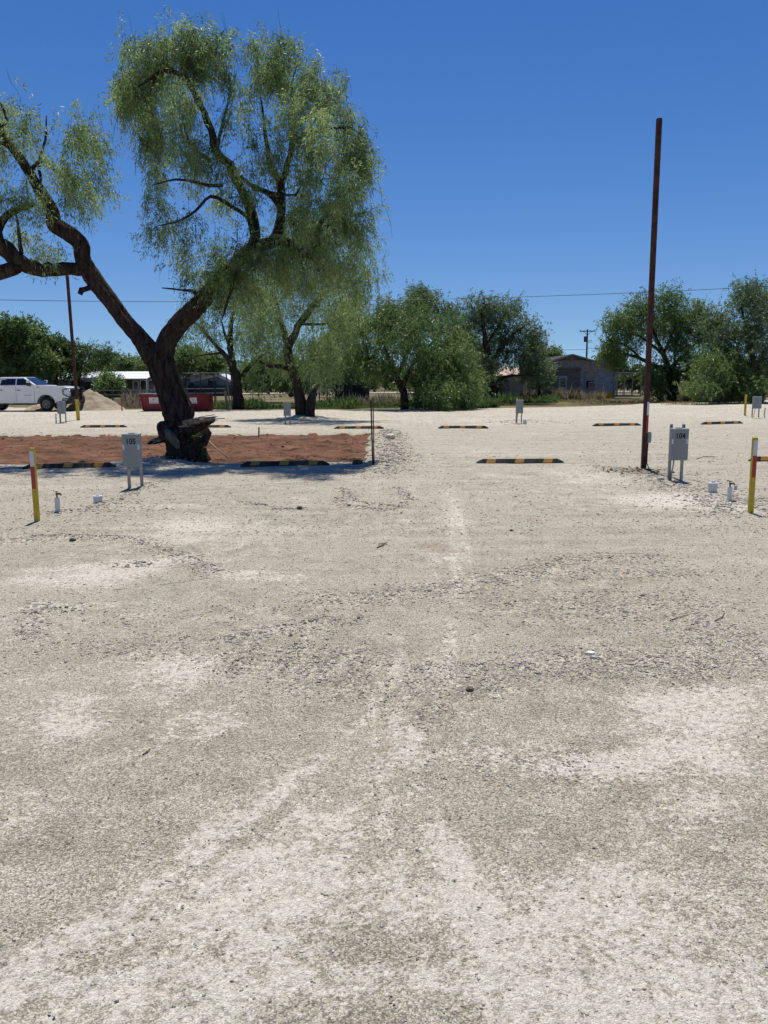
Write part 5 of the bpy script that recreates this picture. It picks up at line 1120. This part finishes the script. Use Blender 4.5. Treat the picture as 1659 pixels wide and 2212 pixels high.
f = MB().box(w2*.42, w2*.62, -.04, .0, 1.2, 1.9).build('window', M_WALLD, sh2); MB().box(-1, w2+.5, -1.0, -.9, 0, 1.35).build('dark_fence', M_WALLD, sh2)
a = at(-60, 850, 92); gh = thing('grey_gable_house', 'dark grey gabled house with white roof edge behind the pickup cab', 'house', (a.x, 92, -.08)); gx = lambda u: at(u, 850, 92).x-a.x; gz = lambda v: at(30, v, 92).z+.08
xr = gx(44); mb = MB(); xl = gx(4); mb.prism([(xl, 0), (gx(96), 0), (gx(96), gz(822)), (xr, gz(792)), (xl, gz(806))], 'y', 0, 8); mb.build('wall', M_WALLD, gh)
mb = MB(); mb.prism([(xr, gz(791)), (gx(106), gz(821)), (gx(106), gz(818)), (xr, gz(787.5))], 'y', -.5, 8.2); mb.prism([(gx(-50), gz(818)), (xr, gz(791)), (xr, gz(787.5)), (gx(-50), gz(813))], 'y', -.5, 8.2); mb.build('roof', M_WROOF, gh)
mb = MB(); mb.prism([(xr, gz(792)), (gx(106), gz(822.5)), (gx(106), gz(819)), (xr, gz(788.5))], 'y', -.56, -.51); mb.build('fascia', M_EAVE, gh)
MB().box(xr-.3, xr+.3, -.05, 0, gz(806), gz(803)).build('gable_vent', M_EAVE, gh)
a = at(80, 850, 98); cp = thing('carport', 'flat pale roofed carport behind the pickup windshield', 'carport', (a.x, 98, -.08)); cw2 = at(152, 850, 98).x-a.x; zc = at(110, 817, 98).z+.08
mb = MB(); mb.prism([(0, zc-.25), (cw2, zc), (cw2, zc+.14), (0, zc-.1)], 'y', 0, 5); mb.build('roof', M_WROOF, cp)
for x in (.1, cw2/2, cw2-.1): MB().box(x-.06, x+.06, .1, .22, 0, zc-.25).build('post', M_EAVE, cp)
MB().box(0, cw2, 4.9, 5, 0, zc-.26).build('back_wall', M_WALLD, cp)
# bright parked car glint between the trees
a = at(655, 845, 92); pcq = thing('parked_car', 'small silver car parked far behind the twin trunk mesquite', 'car', (a.x, 92, 0))
mb = MB(); mb.prism([(-1.9, .35), (-1.9, .85), (-1.2, .95), (-.7, 1.4), (.6, 1.42), (1.2, .95), (1.95, .85), (2.0, .35)], 'y', -.85, .85); mb.build('body', M_PAINT, pcq, bevel=.08)
mb = MB(); mb.prism([(-1.0, .98), (-.65, 1.32), (.55, 1.34), (1.0, .98)], 'y', -.86, -.852); mb.build('window', M_GLASS, pcq)
for x in (-1.25, 1.3): m = MB(); m.lathe([(.31, -.1), (.31, .1)], 16, Matrix.Translation((x, -.8, .31)) @ Matrix.Rotation(rad(90), 4, 'X')); m.build('wheel', M_TYRE, pcq)

# ---------------------------------------------------------------- utility poles and wires
M_UPOLE = mat('utility pole wood', (.07, .058, .05), .9, .1, var=.3)
def upole(label, u, vt, Y, arm=2.4, xf=False):
    a = at(u, vt, Y); t = thing('utility_pole', label, 'utility pole', (a.x, Y, -.1)); h = a.z+.1
    m = MB(); m.tube([(0, 0, 0), (0, 0, h)], [.17, .11], 8); m.build('pole', M_UPOLE, t)
    if arm: MB().box(-arm/2, arm/2, -.16, -.06, h-.35, h-.22).build('crossarm', M_UPOLE, t)
    if arm:
        for x in (-arm/2+.1, -.4, .4, arm/2-.1): m = MB(); m.lathe([(.03, h-.22), (.06, h-.15), (.05, h-.08)], 8, Matrix.Translation((x, -.11, 0))); m.build('insulator', M_PIPE, t)
        for s_ in (-1, 1): m = MB(); m.bar((s_*.7, -.12, h-.3), (0, -.12, h-.85), .05); m.build('brace', M_UPOLE, t)
    if xf: m = MB(); m.lathe([(.22, h-1.9), (.24, h-1.85), (.24, h-1.1), (.2, h-1.05)], 12, Matrix.Translation((-.3, -.1, 0))); m.build('transformer', M_PIPE, t)
    return t
upole('utility pole with crossarm rising behind the weathered house roof', 1269, 711.5, 130, 2.4, True)
upole('utility pole whose crossarm shows above the big spreading mesquite', 1463, 655, 92, 2.3)
upole('far thin utility pole right of the sparse tree, at the left', 278, 762, 150, 0)
def wire(label, pts, r):
    m = MB(); m.tube(pts, r, 5, cap=False); tag(m.build('power_line', M_DARK, smooth=True), label, 'power line')
A = at(-300, 640, 46); B = at(2100, 590, 46); mid = at(640, 651, 46); P = []
for k in range(41):
    t_ = k/40; x = A.x+(B.x-A.x)*t_; L0 = A.z+(B.z-A.z)*t_; sag = (L0_ := (A.z+(B.z-A.z)*((mid.x-A.x)/(B.x-A.x)))-mid.z); f_ = ((mid.x-A.x)/(B.x-A.x)); P.append((x, 46, L0 - sag*(t_*(1-t_))/(f_*(1-f_))))
wire('long thin power line sagging across the whole view behind the big tree', P, .014)
a = at(1269, 755, 130); b_ = at(1100, 750, 132); wire('lower power line left of the pole behind the weathered house', [tuple(a), ((a.x+b_.x)/2, 131, (a.z+b_.z)/2-.3), tuple(b_)], .03)
a = at(1269, 752, 130); b_ = at(1520, 745, 135); wire('lower power line right of the pole behind the weathered house', [tuple(a), ((a.x+b_.x)/2, 131, (a.z+b_.z)/2-.3), tuple(b_)], .03)
# ---------------------------------------------------------------- small things lying about
def rock(name, label, u, v, r, col, seed, flat=.7):
    p = onlot(u, v); bm = bmesh.new(); bmesh.ops.create_icosphere(bm, subdivisions=2, radius=1); q = random.Random(seed)
    for w_ in bm.verts: w_.co *= 1+.22*(q.random()-.5); 
    me = bpy.data.meshes.new(name); 
    for w_ in bm.verts: w_.co = Vector((w_.co.x*r*1.25, w_.co.y*r, w_.co.z*r*flat))
    bm.to_mesh(me); bm.free(); me.materials.append(mat('stone '+str(seed), col, .9, .2, var=.25, vscale=30, bump=.4)); o = bpy.data.objects.new(name, me); C.objects.link(o); o.location = (p.x, p.y, p.z+r*flat*.6); tag(o, label, 'rock')
rock('rock', 'small dark brown rock on white dust below the shaded parking stop', 647, 1099, .032, (.10, .065, .04), 1)
rock('rock', 'dark grey rock on the loose gravel at the left, below the yellow post', 157, 1169, .03, (.07, .06, .05), 2)
rock('rock', 'flat white stone lying on grey gravel right of centre', 1275, 1412, .022, (.80, .78, .76), 3, .5)
rock('rock', 'pale rock at the top of the rubble edge of the dirt bed', 843, 947, .12, (.62, .55, .45), 4)
rock('rock', 'brown clod at the near corner of the dirt bed', 772, 1003, .09, (.14, .09, .06), 5)
rock('rock', 'pale stone beside the foot of box 104', 1427, 1036, .045, (.6, .54, .45), 6)
rock('rock', 'brown stone at the foot of the tagged water tap', 1585, 1085, .03, (.14, .11, .08), 7)
rock('rock', 'dark pebble near the middle parking stop in the pale lane', 1105, 1147, .018, (.09, .08, .07), 8)
rock('rock', 'largest dark pebble on gravel near the middle, below the white stone', 1015, 1491, .018, (.13, .11, .09), 9)
def stick(label, pts, r, col=(.10, .075, .055), n=0):
    m = MB(); r = r*.65; m.tube([onlot(*q[:2])+Vector((0, 0, r+q[2])) for q in pts], [r]*(len(pts)-1)+[r*.4], 6)
    tag(m.build('stick', mat('twig bark '+str(n), col, .9, .1, var=.3, vscale=20), smooth=True), label, 'stick')
stick('short dark stick lying in the middle of the lane', [(815,1184,0), (826,1180,.005), (837,1174,.01)], .010, n=1)
stick('thin forked twig beside the short dark stick', [(818,1176,0), (830,1176,.01), (838,1178,0)], .006, n=2)
stick('brown stick on the grey gravel at the right', [(1446,1342,0), (1465,1336,.005), (1490,1328,.0)], .006, (.16, .11, .07), 3)
stick('second paler stick right of the brown stick', [(1545,1342,0), (1560,1335,.005), (1566,1322,.01)], .006, (.22, .17, .10), 4)
stick('small dark twig on grey ground at the lower left', [(308,1632,0), (318,1627,.004), (325,1620,.006)], .005, n=5)
stick('curved dead twig lying right of box 104', [(1505,992,0), (1520,989,.02), (1535,988,.01), (1550,988,0)], .012, (.25, .18, .13), 6)
stick('long straight crack like twig on white ground at the left', [(245,1275,0), (350,1263,0), (455,1249,0)], .003, (.14, .12, .10), 7)
stick('fallen grey branch on the dry weeds at the far right', [(1495,868,0.3), (1520,862,.7), (1540,858,.3), (1560,852,1.2), (1590,850,1.0)], .07, (.16, .14, .12), 8)
